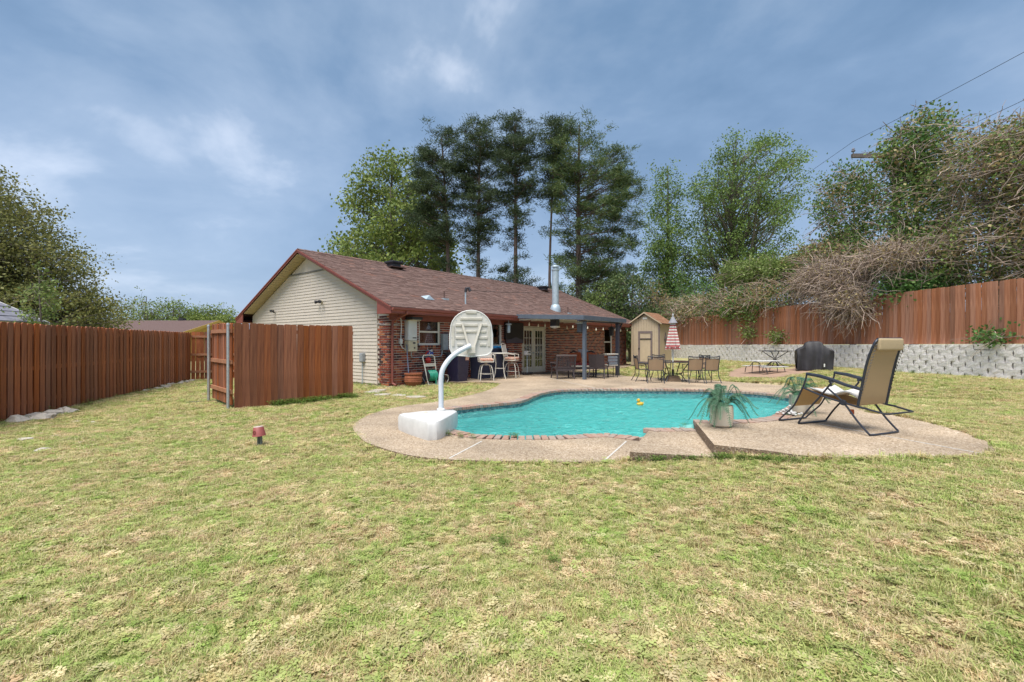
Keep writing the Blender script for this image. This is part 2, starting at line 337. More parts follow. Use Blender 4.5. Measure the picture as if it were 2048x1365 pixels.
# ---------------------------------------------------------------- deck, step, pool
def slab(name, outer, hole, zf, depth, m):
    bm = bmesh.new()
    def ring(pts):
        vs = [bm.verts.new((p[0], p[1], 0)) for p in pts]; return [bm.edges.new((vs[i], vs[(i+1) % len(vs)])) for i in range(len(vs))]
    ed = ring(outer)
    if hole: ed += ring(hole)
    bmesh.ops.triangle_fill(bm, edges=ed, use_beauty=True, use_dissolve=False)
    for _ in range(5):
        lg = [e for e in bm.edges if e.calc_length() > .7 and not e.is_boundary]
        if not lg: break
        bmesh.ops.subdivide_edges(bm, edges=lg, cuts=1); bmesh.ops.triangulate(bm, faces=[f for f in bm.faces if len(f.verts) > 3])
    if hole:   # drop any fill inside the pool
        kill = [f for f in bm.faces if bool(inpoly(np.array([f.calc_center_median().x]), np.array([f.calc_center_median().y]), hole)[0])]
        bmesh.ops.delete(bm, geom=kill, context='FACES_ONLY')
    for v in bm.verts: v.co.z = float(zf(v.co.x, v.co.y))
    be = [e for e in bm.edges if e.is_boundary]
    r = bmesh.ops.extrude_edge_only(bm, edges=be)
    for g in r['geom']:
        if isinstance(g, bmesh.types.BMVert): g.co.z -= depth
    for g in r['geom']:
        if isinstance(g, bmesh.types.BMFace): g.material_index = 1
    bmesh.ops.recalc_face_normals(bm, faces=bm.faces)
    me = bpy.data.meshes.new(name); bm.to_mesh(me); bm.free(); me.materials.append(m); me.materials.append(M_riser); return link(name, me)
CW = .24
pool_out = grow(pool, CW)
deck = struct(slab('pool_deck', deckA, grow(pool, CW-.02), lambda x, y: .05+.012*float(ss(12, 15, y)), .16, M_deck))
raised = struct(slab('raised_deck', slabC, None, lambda x, y: float(Dz(x, y)), .30, M_deck))
step = struct(slab('deck_step', [(1.40,5.47),(2.45,5.2),(2.72,6.92),(2.08,6.92)], None, lambda x, y: .165, .16, M_deck))
def joint(a, b, za, zb, w=.016):
    A = Vector((*a, za)); B = Vector((*b, zb)); MB().bar(A, B, w, .006).build('joint_strip', M_joint, deck)
for (a, b, z) in (((963.6,883),(898.6,917),.052),((1252.7,883),(1207.5,923),.052),((1060,748),(1212,781.5),.062)):
    joint(G(*a, z), G(*b, z), z, z, .022)
ja, jb = G(1639,848,.293), G(1978,910,.293); 
MB().bar((*ja, .292), (*jb, .292), .016, .006).build('joint_strip', M_joint, raised)
basin = bpy.data.objects.new('swimming_pool', None); COL.objects.link(basin); struct(basin)
def edge_z(x, y):   # height of the paving at the pool edge
    if 2.0 < x < 2.72 and y < 7.0: return .165
    if x >= 2.72 and y < 12.1: return float(Dz(x, y))
    return .05+.012*float(ss(12, 15, y))
mbw = MB(); n = len(pool)
for i in range(n):
    a, b = pool[i], pool[(i+1) % n]; za, zb = edge_z(*a)-.05, edge_z(*b)-.05
    mbw.add([(a[0],a[1],-1.5),(b[0],b[1],-1.5),(b[0],b[1],zb),(a[0],a[1],za)], [(0,1,2,3)])
mbw.build('pool_wall', M_plaster, basin)
mbt = MB(); inn = grow(pool, -.008)
for i in range(n):
    a, b = inn[i], inn[(i+1) % n]; za, zb = edge_z(*pool[i])-.05, edge_z(*pool[(i+1) % n])-.05
    mbt.add([(a[0],a[1],-.2),(b[0],b[1],-.2),(b[0],b[1],zb),(a[0],a[1],za)], [(0,1,2,3)])
mbt.build('tile_band', M_tile, basin)
MB().add([(-3,5.5,-1.35),(9,5.5,-1.35),(9,15,-1.35),(-3,15,-1.35)], [(0,1,2,3)]).build('pool_floor', M_plaster, basin)
# submerged entry steps at the right end
mbs = MB(); mbs.prism([(5.0,8.6),(7.2,11.8),(6.9,12.7),(6.1,12.9),(4.6,9.3)], -1.3, -.32); mbs.build('entry_step', M_plaster, basin)
# coping bricks, one by one
cum = [0.0]
for i in range(n): cum.append(cum[-1]+math.dist(pool[i], pool[(i+1) % n]))
tot = cum[-1]; nb = min(int(tot/.112), 290); stepb = tot/nb
cms = []
for v in range(4):
    mb = MB(); d = .004*v; mb.box(-.049+d*.3, .049, 0, CW+.01, -.055, .012+.003*(v-1)); me_o = mb.build('brick', M_coping, None, bevel=.006, seg=1); cms.append(me_o.data); bpy.data.objects.remove(me_o)
cen = np.mean(np.array(pool), 0)
for k in range(nb):
    s = (k+.5)*stepb; i = int(np.searchsorted(cum, s)-1); a, b = np.array(pool[i]), np.array(pool[(i+1) % n]); L_ = np.hypot(*(b-a))
    t = (s-cum[i])/L_; p = a+(b-a)*t; d = (b-a)/L_; nrm = np.array([d[1], -d[0]])
    if inpoly(np.array([p[0]+nrm[0]*.03]), np.array([p[1]+nrm[1]*.03]), pool)[0]: nrm = -nrm
    ang = math.atan2(nrm[1], nrm[0])-math.pi/2
    link('coping_brick', random.choice(cms), basin, (p[0]-nrm[0]*.03, p[1]-nrm[1]*.03, edge_z(*p)+random.uniform(-.002,.003)), ang+random.uniform(-.03,.03))
# water: transparent body tinted turquoise with a rippled reflecting surface
def water_mat():
    m = bpy.data.materials.new('pool_water'); m.use_nodes = True; t = m.node_tree; N = t.nodes; N.clear()
    ge = N.new('ShaderNodeNewGeometry'); mp = N.new('ShaderNodeMapping'); mp.inputs['Scale'].default_value = (.75, 1.3, 1); t.links.new(ge.outputs['Position'], mp.inputs[0])
    n1 = N.new('ShaderNodeTexNoise'); n1.inputs['Scale'].default_value = 6.5; n1.inputs['Detail'].default_value = 4; n1.inputs['Distortion'].default_value = 1.2
    t.links.new(mp.outputs[0], n1.inputs[0])
    b = N.new('ShaderNodeBump'); b.inputs['Strength'].default_value = 1.0; b.inputs['Distance'].default_value = .36; t.links.new(n1.outputs[0], b.inputs['Height'])
    tr = N.new('ShaderNodeBsdfTransparent'); tr.inputs[0].default_value = (.74, .985, .975, 1)
    df = N.new('ShaderNodeBsdfDiffuse'); df.inputs[0].default_value = (.22, .87, .83, 1); t.links.new(b.outputs[0], df.inputs['Normal'])
    gl = N.new('ShaderNodeBsdfGlossy'); gl.inputs['Roughness'].default_value = .05; t.links.new(b.outputs[0], gl.inputs['Normal'])
    fr = N.new('ShaderNodeFresnel'); fr.inputs[0].default_value = 1.33; t.links.new(b.outputs[0], fr.inputs['Normal'])
    m1 = N.new('ShaderNodeMixShader'); m1.inputs[0].default_value = .38; t.links.new(tr.outputs[0], m1.inputs[1]); t.links.new(df.outputs[0], m1.inputs[2])
    m2 = N.new('ShaderNodeMixShader'); t.links.new(fr.outputs[0], m2.inputs[0]); t.links.new(m1.outputs[0], m2.inputs[1]); t.links.new(gl.outputs[0], m2.inputs[2])
    o = N.new('ShaderNodeOutputMaterial'); t.links.new(m2.outputs[0], o.inputs[0]); return m
WZ = -.075
wx = np.arange(-1.7, 7.5, .06); wy = np.arange(6.7, 14.0, .06); WX, WY = np.meshgrid(wx, wy)
WZZ = WZ+.006*np.sin(WX*7+WY*5+np.sin(WY*9))+.005*np.sin(WX*-11+WY*8+2*np.sin(WX*3))+.004*np.sin(WX*17+WY*21)
ny, nx = WX.shape; idx = np.arange(ny*nx).reshape(ny, nx)
Q = np.stack([idx[:-1,:-1], idx[:-1,1:], idx[1:,1:], idx[1:,:-1]], -1).reshape(-1, 4)
ok = inpoly(WX, WY, grow(pool, .10)).ravel(); Q = Q[ok[Q].all(1)]
water = struct(np_mesh('pool_water', np.stack([WX, WY, WZZ], -1).reshape(-1, 3), Q, water_mat()))
for p in water.data.polygons: p.use_smooth = True
# ---------------------------------------------------------------- house
M_red = mat('red_trim_paint', (.235,.070,.054), (.20,.058,.045), 6, rough=.55)
M_siding = mat('vinyl_siding', (.60,.54,.46), (.56,.50,.43), 3, rough=.5, rand=.04)
M_soffit = mat('soffit_panel', (.40,.325,.19), (.36,.29,.17), 8)
M_white = mat('white_paint', (.72,.71,.67), (.62,.61,.57), 9, rough=.45)
M_cream = mat('cream_door_paint', (.66,.63,.54), (.58,.55,.47), 7, rough=.45)
M_mortar = mat('mortar', (.64,.57,.50), (.52,.46,.40), 22, bump=.3, rough=.9)
BR = [(0,(.045,.020,.022)),(.2,(.10,.028,.024)),(.42,(.24,.048,.030)),(.66,(.33,.072,.038)),(.86,(.43,.12,.055)),(1,(.50,.19,.085))]
M_brick = mat('brick_single', (.2,.04,.03), scale=30, bump=.5, ramp=BR, rough=.85)
M_brickj = mat('brick_rows', (.2,.04,.03), scale=30, bump=.5, ramp=BR, rough=.85, island=True)
M_shing = mat('asphalt_shingle', (.12,.07,.06), scale=55, bump=.5, island=True, rough=.95, ramp=[(0,(.178,.112,.096)),(.4,(.200,.128,.110)),(.8,(.218,.143,.123)),(.94,(.236,.156,.134)),(1,(.29,.15,.112))], spec=.2)
M_roofdeck = mat('roof_deck', (.10,.06,.05))
M_glass = glass_mat('window_glass', (.55,.58,.6), .06)
M_dark = mat('dark_interior', (.02,.02,.024), (.03,.03,.034), 2)  # near-black colour stands for the shade inside the unlit rooms
M_blind = mat('window_blind', (.30,.31,.33), (.26,.27,.29), 5)
M_galv = mat('galvanised_steel', (.42,.50,.56), (.34,.42,.48), 7, rough=.45, metal=.25)
M_black = mat('black_plastic', (.022,.022,.028), (.03,.03,.038), 8, rough=.5)
M_concrete = mat('concrete', (.44,.41,.36), (.36,.33,.28), 9, bump=.3, rough=.9)
house = thing('house', 'single storey brick house with tan siding gable and brown shingle roof', 'house', tuple(HC), HROT)
HL, HWD, HZ = 17.75, 10.4, 2.40     # length, depth, wall height to the soffit
EO, GO = .75, .45                    # eave and rake overhang
SL = .422; RZ = 2.58                 # roof slope, height of the roof edge
def roofz(y): return RZ+SL*(y+EO) if y <= HWD/2 else RZ+SL*(HWD+EO-y)
openings = [(1.26,2.23,1.38,2.30),(3.82,5.70,.40,2.28),(7.16,8.96,.06,2.22),(14.95,15.9,.71,2.26)]
# wall core with openings
def core(x0, x1, z0, z1, ops, y0, y1, mb):
    xs = sorted({x0, x1, *[o[0] for o in ops], *[o[1] for o in ops]})
    for a, b in zip(xs[:-1], xs[1:]):
        zs = sorted([(o[2], o[3]) for o in ops if o[0] <= a+1e-6 and o[1] >= b-1e-6]); z = z0
        for lo, hi in zs:
            if lo > z: mb.box(a, b, y0, y1, z, lo)
            z = hi
        if z < z1: mb.box(a, b, y0, y1, z, z1)
mb = MB(); core(0.012, HL-.012, 0, HZ+.25, openings, .012, .20, mb); mb.build('front_wall', M_mortar, house)
MB().box(.012,.20,.2,HWD,0,HZ+.2).build('gable_wall', M_siding, house)
MB().box(HL-.2,HL-.012,.2,HWD,0,HZ+.2).build('end_wall', M_mortar, house)
MB().box(.2,HL-.2,HWD-.2,HWD,0,HZ+.2).build('back_wall', M_siding, house)
MB().box(.0,HL,-.03,HWD,-.15,.035).build('foundation', M_concrete, house, bevel=.01)
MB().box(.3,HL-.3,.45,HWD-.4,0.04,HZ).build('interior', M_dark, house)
# bricks: the 300 that show largest are single objects, the rest are rows joined in one part
CH = .083; BLn = .212
bme = MB().box(0,.198,-.004,.09,0,.061).build('brick', M_brick, None).data
bme_h = MB().box(0,.094,-.004,.09,0,.061).build('brick', M_brick, None).data
bme_s = MB().box(-.004,.09,0,.192,0,.061).build('brick', M_brick, None).data
for o in [o for o in bpy.data.objects if o.name.startswith('brick') and o.parent is None]: bpy.data.objects.remove(o)
rows = MB(); single = 0
def hit(x0, x1, z0, z1):
    for o in openings:
        m_ = .02
        if x1 > o[0]-m_ and x0 < o[1]+m_ and z1 > o[2]-m_ and z0 < o[3]+m_: return True
    return False
for r in range(int(HZ/CH)):
    z = .04+r*CH
    for k in range(3):                                   # return on the gable side
        y = .002+k*BLn+(0 if r % 2 == 0 else -.106)
        y0 = max(y, .0); y1 = min(y+.198, .62)
        if y1-y0 < .05: continue
        if y0 == y and y1 == y+.198: link('brick', bme_s, house, (.0, y, z)); single += 1
        else: link('brick', bme_s, house, (.0, y0, z)).scale = (1, (y1-y0)/.198, 1); single += 1
    nb_ = int(HL/BLn)+1
    for k in range(nb_):
        x = .002+k*BLn+(0 if r % 2 == 0 else -.106); x0 = max(x, .11 if (r % 2) else .002); x1 = min(x+.192, HL)
        if x1-x0 < .06 or z+.07 > HZ+.02: continue
        pieces = [(x0, x1)]
        for o in openings:                                # cut bricks at the openings
            if z+.066 > o[2]-.02 and z < o[3]+.02:
                new = []
                for a, b in pieces:
                    if b <= o[0]-.015 or a >= o[1]+.015: new.append((a, b)); continue
                    if a < o[0]-.06: new.append((a, o[0]-.015))
                    if b > o[1]+.06: new.append((o[1]+.015, b))
                pieces = new
        for a, b in pieces:
            if b-a < .04: continue
            if x < 1.75 and single < 300:
                o = link('brick', bme, house, (a, 0, z)); o.scale = ((b-a)/.198, 1, 1); single += 1
            else:
                j = random.uniform(-.002, .002); rows.box(a, b, -.004+j, .09, z, z+.061)
# window sills of upright bricks
for o in openings[:2]+openings[3:]:
    x = o[0]-.05
    while x < o[1]+.05: rows.box(x, x+.06, -.035, .09, o[2]-.10, o[2]-.018); x += .073
struct(rows.build('brick_rows', M_brickj, house), 'stuff')
# lap siding boards on the gable wall
SP = .118; YB = .62
def gable_half(z): # y-range of the gable at height z, below the soffit line
    zz = z+.20
    if zz <= roofz(0): return YB, HWD
    y = (zz-RZ)/SL-EO; return max(YB, y), HWD-y
k = 0; ZF = 4.22
while .08+k*SP < ZF-.02:
    z0 = .08+k*SP; z1 = min(z0+SP+.012, ZF); a0, b0 = gable_half(z0); a1, b1 = gable_half(z1); k += 1
    if b1-a1 < .2: break
    e0, e1 = -.024, -.004
    MB().add([(e0,a0,z0),(e0,b0,z0),(e1,b1,z1),(e1,a1,z1),(.012,a0,z0),(.012,b0,z0),(.012,b1,z1),(.012,a1,z1)],
             [(0,1,2,3),(4,5,1,0),(5,6,2,1),(7,4,0,3),(6,7,3,2),(7,6,5,4)]).build('siding_board', M_siding, house)
MB().prism([(.02,0),(HWD-.02,0),(HWD-.02,HZ),(HWD/2,roofz(HWD/2)-.15),(.02,HZ+.1)], .0, .014, lambda a,b,h: (.014+h*.1,a,b)).build('gable_core', M_siding, house)
MB().box(-.035,.0,gable_half(ZF)[0]-.1,gable_half(ZF)[1]+.1,ZF-.01,ZF+.05).build('trim_board', mat('grey_trim',(.2,.19,.17)), house)
y = gable_half(ZF+.05)[0]+.05
while y < gable_half(ZF+.05)[1]-.05:          # upright boards in the gable tip
    zt = min(roofz(y), roofz(y+.1))-.2
    if zt > ZF+.08: MB().box(-.02,.012,y,y+.105,ZF+.05,zt).build('gable_board', M_siding, house)
    y += .115
MB().box(-.03,.02,YB-.03,YB,.06,HZ).build('corner_trim', M_siding, house)
# roof: decks, shingles, rake boards, soffits, fascia, gutter
th = .06
for s in (0, 1):
    f = (lambda y: y) if s == 0 else (lambda y: HWD-y)
    MB().add([(-GO,f(-EO),RZ-th),(HL+GO,f(-EO),RZ-th),(HL+GO,HWD/2,roofz(HWD/2)-th),(-GO,HWD/2,roofz(HWD/2)-th),(-GO,f(-EO),RZ-.012),(HL+GO,f(-EO),RZ-.012),(HL+GO,HWD/2,roofz(HWD/2)-.012),(-GO,HWD/2,roofz(HWD/2)-.012)],
        [(0,1,2,3),(4,5,6,7),(0,1,5,4),(1,2,6,5),(2,3,7,6),(3,0,4,7)]).build('roof_deck', M_roofdeck, house)
sh = MB(); ex = .135; y = -EO-.02; rr = 0
while y < HWD/2:
    y1 = min(y+ex+.03, HWD/2); x = -GO-.02+(rr % 4)*.085-.3
    while x < HL+GO:
        w_ = random.choice((.22,.3,.3,.36)); a = max(x, -GO-.02); b = min(x+w_-.006, HL+GO+.02); x += w_
        if b-a < .03: continue
        t = random.choice((.012,.016,.02,.026)); z0 = RZ+SL*(y+EO); z1 = RZ+SL*(y1+EO)
        sh.add([(a,y,z0-.01),(b,y,z0-.01),(b,y,z0+t),(a,y,z0+t),(b,y1,z1+.001),(a,y1,z1+.001)], [(0,1,2,3),(3,2,4,5)])
    y += ex; rr += 1
rp = sh.build('roof_shingles', M_shing, house); struct(rp, 'stuff')
mbk = MB(); y = HWD+EO
while y > HWD/2:                                # back slope, plain rows
    y1 = max(y-ex-.02, HWD/2); z0 = RZ+SL*(HWD+EO-y); z1 = RZ+SL*(HWD+EO-y1)
    mbk.add([(-GO,y,z0-.01),(HL+GO,y,z0-.01),(HL+GO,y,z0+.015),(-GO,y,z0+.015),(HL+GO,y1,z1),(-GO,y1,z1)], [(0,1,2,3),(3,2,4,5)]); y -= ex
struct(mbk.build('back_shingles', M_shing, house), 'stuff')
cap = MB(); x = -GO
while x < HL+GO:
    zr = roofz(HWD/2)+.02; cap.add([(x,HWD/2-.15,zr-.05),(x+.31,HWD/2-.15,zr-.062),(x+.31,HWD/2,zr+.008),(x,HWD/2,zr+.022),(x+.31,HWD/2+.15,zr-.062),(x,HWD/2+.15,zr-.05)], [(0,1,2,3),(3,2,4,5)]); x += .29
struct(cap.build('ridge_caps', M_shing, house), 'stuff')
for xx, nm in ((-GO, 'rake_board'), (HL+GO, 'rake_board')):
    for s in (0, 1):
        f = (lambda y: y) if s == 0 else (lambda y: HWD-y)
        sgn = -1 if xx < 0 else 1
        for (dx, zt, zb) in ((0, -.015, -.115), (.022, .0, -.045)):
            x0, x1 = sorted((xx, xx+sgn*(.02+dx)))
            MB().add([(x0,f(-EO),RZ+zb),(x1,f(-EO),RZ+zb),(x1,HWD/2,roofz(HWD/2)+zb),(x0,HWD/2,roofz(HWD/2)+zb),(x0,f(-EO),RZ+zt),(x1,f(-EO),RZ+zt),(x1,HWD/2,roofz(HWD/2)+zt),(x0,HWD/2,roofz(HWD/2)+zt)],
                [(0,1,2,3),(4,5,6,7),(0,1,5,4),(1,2,6,5),(2,3,7,6),(3,0,4,7)]).build('rake_board', M_red, house)
    for s in (0, 1):                             # ribbed soffit panels below the rake
        f = (lambda y: y) if s == 0 else (lambda y: HWD-y)
        x0, x1 = (xx+.02, .0) if xx < 0 else (HL, xx-.02); y = .12
        while y < HWD/2-.1:
            yb = min(y+.165, HWD/2); za, zb = roofz(y)-.17, roofz(yb)-.17
            MB().add([(x0,f(y),za),(x1,f(y),za),(x1,f(yb),zb),(x0,f(yb),zb),(x0,f(y),za+.02),(x1,f(y),za+.02),(x1,f(yb),zb+.02),(x0,f(yb),zb+.02)],[(0,1,2,3),(4,5,6,7),(0,1,5,4),(1,2,6,5),(2,3,7,6),(3,0,4,7)]).build('soffit_panel', M_soffit, house); y += .18
for yA, yB, nm in ((-EO, .0, 'eave_soffit'), (HWD, HWD+EO, 'eave_soffit')):
    MB().box(-GO+.02,HL+GO-.02,yA+.03,yB,HZ-.02,HZ).build('eave_soffit', M_red, house)
MB().box(-GO,HL+GO,-EO,-EO+.025,HZ-.03,RZ-.03).build('fascia', M_red, house)
MB().box(-GO,HL+GO,HWD+EO-.025,HWD+EO,HZ-.03,RZ-.03).build('fascia', M_red, house)
for xx in (-GO, HL+GO-.03):                      # boxed eave ends
    for f in ((lambda y: y), (lambda y: HWD-y)):
        MB().prism([(f(-EO),HZ-.03),(f(0.0),HZ-.03),(f(0.0),RZ+SL*EO-.12),(f(-EO),RZ-.06)], xx, xx+.03, lambda a,b,h: (h,a,b)).build('eave_end', M_red, house)
MB().box(0,HL,-.03,-.012,HZ-.2,HZ-.022).build('frieze_board', M_red, house)
g = MB(); g.add([(-GO,-EO-.01,RZ-.03),(-GO,-EO-.11,RZ-.02),(-GO,-EO-.10,RZ-.09),(-GO,-EO-.04,RZ-.12),(-GO,-EO-.01,RZ-.12),(HL+GO,-EO-.01,RZ-.05),(HL+GO,-EO-.11,RZ-.04),(HL+GO,-EO-.10,RZ-.11),(HL+GO,-EO-.04,RZ-.14),(HL+GO,-EO-.01,RZ-.14)],
      [(0,1,2,3,4),(9,8,7,6,5),(1,6,7,2),(2,7,8,3),(3,8,9,4)]); g.build('gutter', M_red, house)
for xg in (.12, HL-.1):
    MB().tube([(xg,-EO-.05,RZ-.1),(xg,-EO-.05,RZ-.19),(xg-.02,-.10,HZ-.24),(xg-.02,-.06,HZ-.34),(xg-.02,-.06,.2),(xg-.02,-.08,.12),(xg-.02,-.26,.07)], .042, 6).build('downspout', M_red, house)
# windows and french doors
def window(o, panes, mull, blind=True):
    x0, x1, z0, z1 = o; fw = .055
    w_ = MB().box(x0,x1,.03,.10,z0,z0+fw).box(x0,x1,.03,.10,z1-fw,z1).box(x0,x0+fw,.03,.10,z0+fw,z1-fw).box(x1-fw,x1,.03,.10,z0+fw,z1-fw).build('window', M_white, house, bevel=.005, seg=1)
    xs = [x0+fw]+[v for v in mull]+[x1-fw]
    for v in mull: MB().box(v-.035,v+.035,.032,.098,z0+fw,z1-fw).build('mullion', M_white, w_)
    zm = (z0+z1)/2
    for a, b in zip(xs[:-1], xs[1:]):
        MB().box(a+.002,b-.002,.035,.085,zm-.03,zm+.03).build('meeting_rail', M_white, w_)
        MB().box(a,b,.055,.06,z0+fw,zm-.03).build('pane', M_glass, w_); MB().box(a,b,.075,.08,zm+.03,z1-fw).build('pane', M_glass, w_)
        if blind:
            z = z0+fw+.02; bl = MB()
            while z < z1-fw: bl.add([(a+.01,.13,z),(b-.01,.13,z),(b-.01,.165,z+.02),(a+.01,.165,z+.02)],[(0,1,2,3)]); z += .048
            bl.build('blind', M_blind, w_)
    MB().box(x0,x1,.19,.20,z0,z1).build('unlit_room_backing', M_dark, w_)  # dark sheet close behind the glass, painted as the unlit room
    return w_
window(openings[0], 1, [])
window(openings[1], 2, [4.75])
w4 = window(openings[3], 1, [], False)
MB().box(15.01,15.84,.1,.11,1.5,2.2).build('roller_shade', M_cream, w4)
x0, x1, z0, z1 = openings[2]
MB().box(x0,x0+.05,.02,.12,z0,z1).box(x1-.05,x1,.02,.12,z0,z1).box(x0+.05,x1-.05,.02,.12,z1-.06,z1).build('door_frame', M_cream, house)
MB().box(x0-.1,x1+.1,-.12,.12,-.02,z0).build('door_sill', M_concrete, house)
MB().box(x0,x1,.19,.2,z0,z1).build('unlit_room_backing', M_dark, house)
for s in (0, 1):
    a = x0+.055+s*.847; b = a+.84; st = .13
    d = MB().box(a,a+st,.04,.085,z0+.02,z1-.07).box(b-st,b,.04,.085,z0+.02,z1-.07).box(a+st,b-st,.04,.085,z0+.02,z0+.28).box(a+st,b-st,.04,.085,z1-.22,z1-.07).build('french_door', M_cream, house, bevel=.004, seg=1)
    zb, zt = z0+.28, z1-.22; wv = (b-a-2*st)/3; hv = (zt-zb)/5
    for i in (1, 2): MB().box(a+st+wv*i-.013,a+st+wv*i+.013,.045,.08,zb,zt).build('muntin', M_cream, d)
    for j in range(1, 5): MB().box(a+st,b-st,.047,.078,zb+hv*j-.013,zb+hv*j+.013).build('muntin', M_cream, d)
    for i in range(3):
        for j in range(5): MB().box(a+st+wv*i+.013,a+st+wv*(i+1)-.013,.06,.065,zb+hv*j+.013,zb+hv*(j+1)-.013).build('pane', M_glass, d)
    kx = b-.06 if s == 0 else a+.06
    if s == 0: MB().lathe([(.0,0),(.03,.0),(.03,.012),(.012,.02),(.012,.05),(.03,.06),(.03,.085),(0,.09)], 12).build('door_knob', M_galv, d, True, loc=(kx,.04,.98)).rotation_euler = (R(90),0,0)
# things standing on the roof
def roof_vent(x, y):
    z = roofz(y); v = MB().box(x-.22,x+.22,y-.22,y+.22,z+.02,z+.16).box(x-.3,x+.3,y-.32,y+.3,z+.2,z+.27).box(x-.27,x+.27,y-.28,y+.27,z+.16,z+.2)
    o = v.build('roof_vent', M_black, house, bevel=.01, seg=1); MB().box(x-.4,x+.4,y-.4,y+.4,z-.02,z+.004).build('flashing', M_roofdeck, o)
roof_vent(3.6, 4.55); roof_vent(15.2, 4.5)
zc = roofz(.45)
fl = MB().lathe([(.17,-.1),(.17,2.12),(.155,2.12)], 20, (10.5,.45,zc), True).build('chimney_flue', M_galv, house, True)
MB().lathe([(.27,-.12),(.27,.10),(.2,.28),(.175,.30)], 20, (10.5,.45,zc)).build('flashing_cone', M_galv, fl, True)
MB().lathe([(.19,2.02),(.20,2.05),(.20,2.10),(.12,2.12),(.12,2.2),(.21,2.22),(.19,2.28),(.05,2.33)], 20, (10.5,.45,zc)).build('rain_cap', M_galv, fl, True)
for (xv, yv, hv) in ((2.95,.55,.3),(11.3,.2,.32)):
    MB().lathe([(.03,-.1),(.03,hv)], 10, (xv,yv,roofz(yv))).build('vent_pipe', mat('vent_pipe_paint',(.12,.07,.06)), house); MB().box(xv-.13,xv+.13,yv-.13,yv+.13,roofz(yv)-.05,roofz(yv)+.02).build('flashing', M_galv, house)
MB().add([(1.75,.2,roofz(.2)+.03),(2.15,.2,roofz(.2)+.03),(2.1,.55,roofz(.55)+.02),(1.8,.55,roofz(.55)+.02),(1.95,.25,roofz(.2)+.2)], [(0,1,4),(1,2,4),(2,3,4),(3,0,4),(0,3,2,1)]).build('roof_louver', M_galv, house)
ms = MB().tube([(3.7,.15,roofz(.15)-.2),(3.7,.15,roofz(.15)+.5)], .03, 8).build('service_mast', M_galv, house)
MB().tube([(3.7,.15,roofz(.15)+.48),(3.72,.12,roofz(.15)+.62),(3.78,.05,roofz(.15)+.62),(3.8,.0,roofz(.15)+.5)], .06, 8).build('weatherhead', M_black, ms, True)
M_wire = mat('wire', (.02,.02,.022))
def sag(a, b, s, n=20):
    a, b = Vector(a), Vector(b); return [a.lerp(b, t/n)-Vector((0,0,s*4*(t/n)*(1-t/n))) for t in range(n+1)]
mtop = Vector(hw(3.78, -.03, roofz(.15)+.53))
tag(MB().tube(sag(mtop, (13.5, 44, 7.6), .55), .009, 5).build('service_wire', M_wire), 'thin black service wire running from the roof mast toward the trees', 'wire')
# ---------------------------------------------------------------- patio cover
M_pgrey = mat('slate_blue_paint', (.10,.125,.16), (.085,.105,.135), 6, rough=.5)
M_pdark = mat('dark_post_paint', (.035,.035,.055), (.045,.045,.06), 6, rough=.5)
pc = thing('patio_cover', 'flat slate grey patio cover attached to the eave of the brick house', 'patio cover', hw(5.75,.78,0), HROT)
PL, PD = 3.65, 3.15      # length along the wall, depth out from the eave ; local -y points to the yard
zt0, zt1 = 2.62, 2.47
def pz(y): return zt0+(zt1-zt0)*(-y/PD)
MB().add([(0.03,0,pz(0)-.05),(PL-.03,0,pz(0)-.05),(PL-.03,-PD+.03,zt1-.05),(.03,-PD+.03,zt1-.05),(0.03,0,pz(0)-.01),(PL-.03,0,pz(0)-.01),(PL-.03,-PD+.03,zt1-.01),(.03,-PD+.03,zt1-.01)],[(0,1,2,3),(4,5,6,7),(0,1,5,4),(1,2,6,5),(2,3,7,6),(3,0,4,7)]).build('roof_panel', M_cream, pc)
def fas(a, b): MB().bar(a, b, .03, .17).build('fascia', M_pgrey, pc, bevel=.004, seg=1)
fas((.0,.0,pz(0)-.08),(.0,-PD,zt1-.08)); fas((.016,-PD,zt1-.08),(PL-.016,-PD,zt1-.08)); fas((PL,-PD,zt1-.08),(PL,0,pz(0)-.08))
MB().box(-.15,PL-.1,-PD+.12,-PD+.2,zt1-.22,zt1-.17).build('beam', M_pdark, pc)
MB().box(.27,.39,-PD+.09,-PD+.21,.04,zt1-.22).build('post', M_pgrey, pc, bevel=.006)
MB().box(3.0,3.14,-PD+.06,-PD+.2,.04,zt1-.22).build('post', M_pdark, pc, bevel=.006)
MB().bar((3.14,-PD+.13,1.95),(3.5,-PD+.13,2.27),.05,.06).build('brace', M_pdark, pc)
for i in range(5): MB().box(.1+i*.85,.14+i*.85,-PD+.25,-.05,zt1-.10,zt1-.045).build('rafter', M_cream, pc)
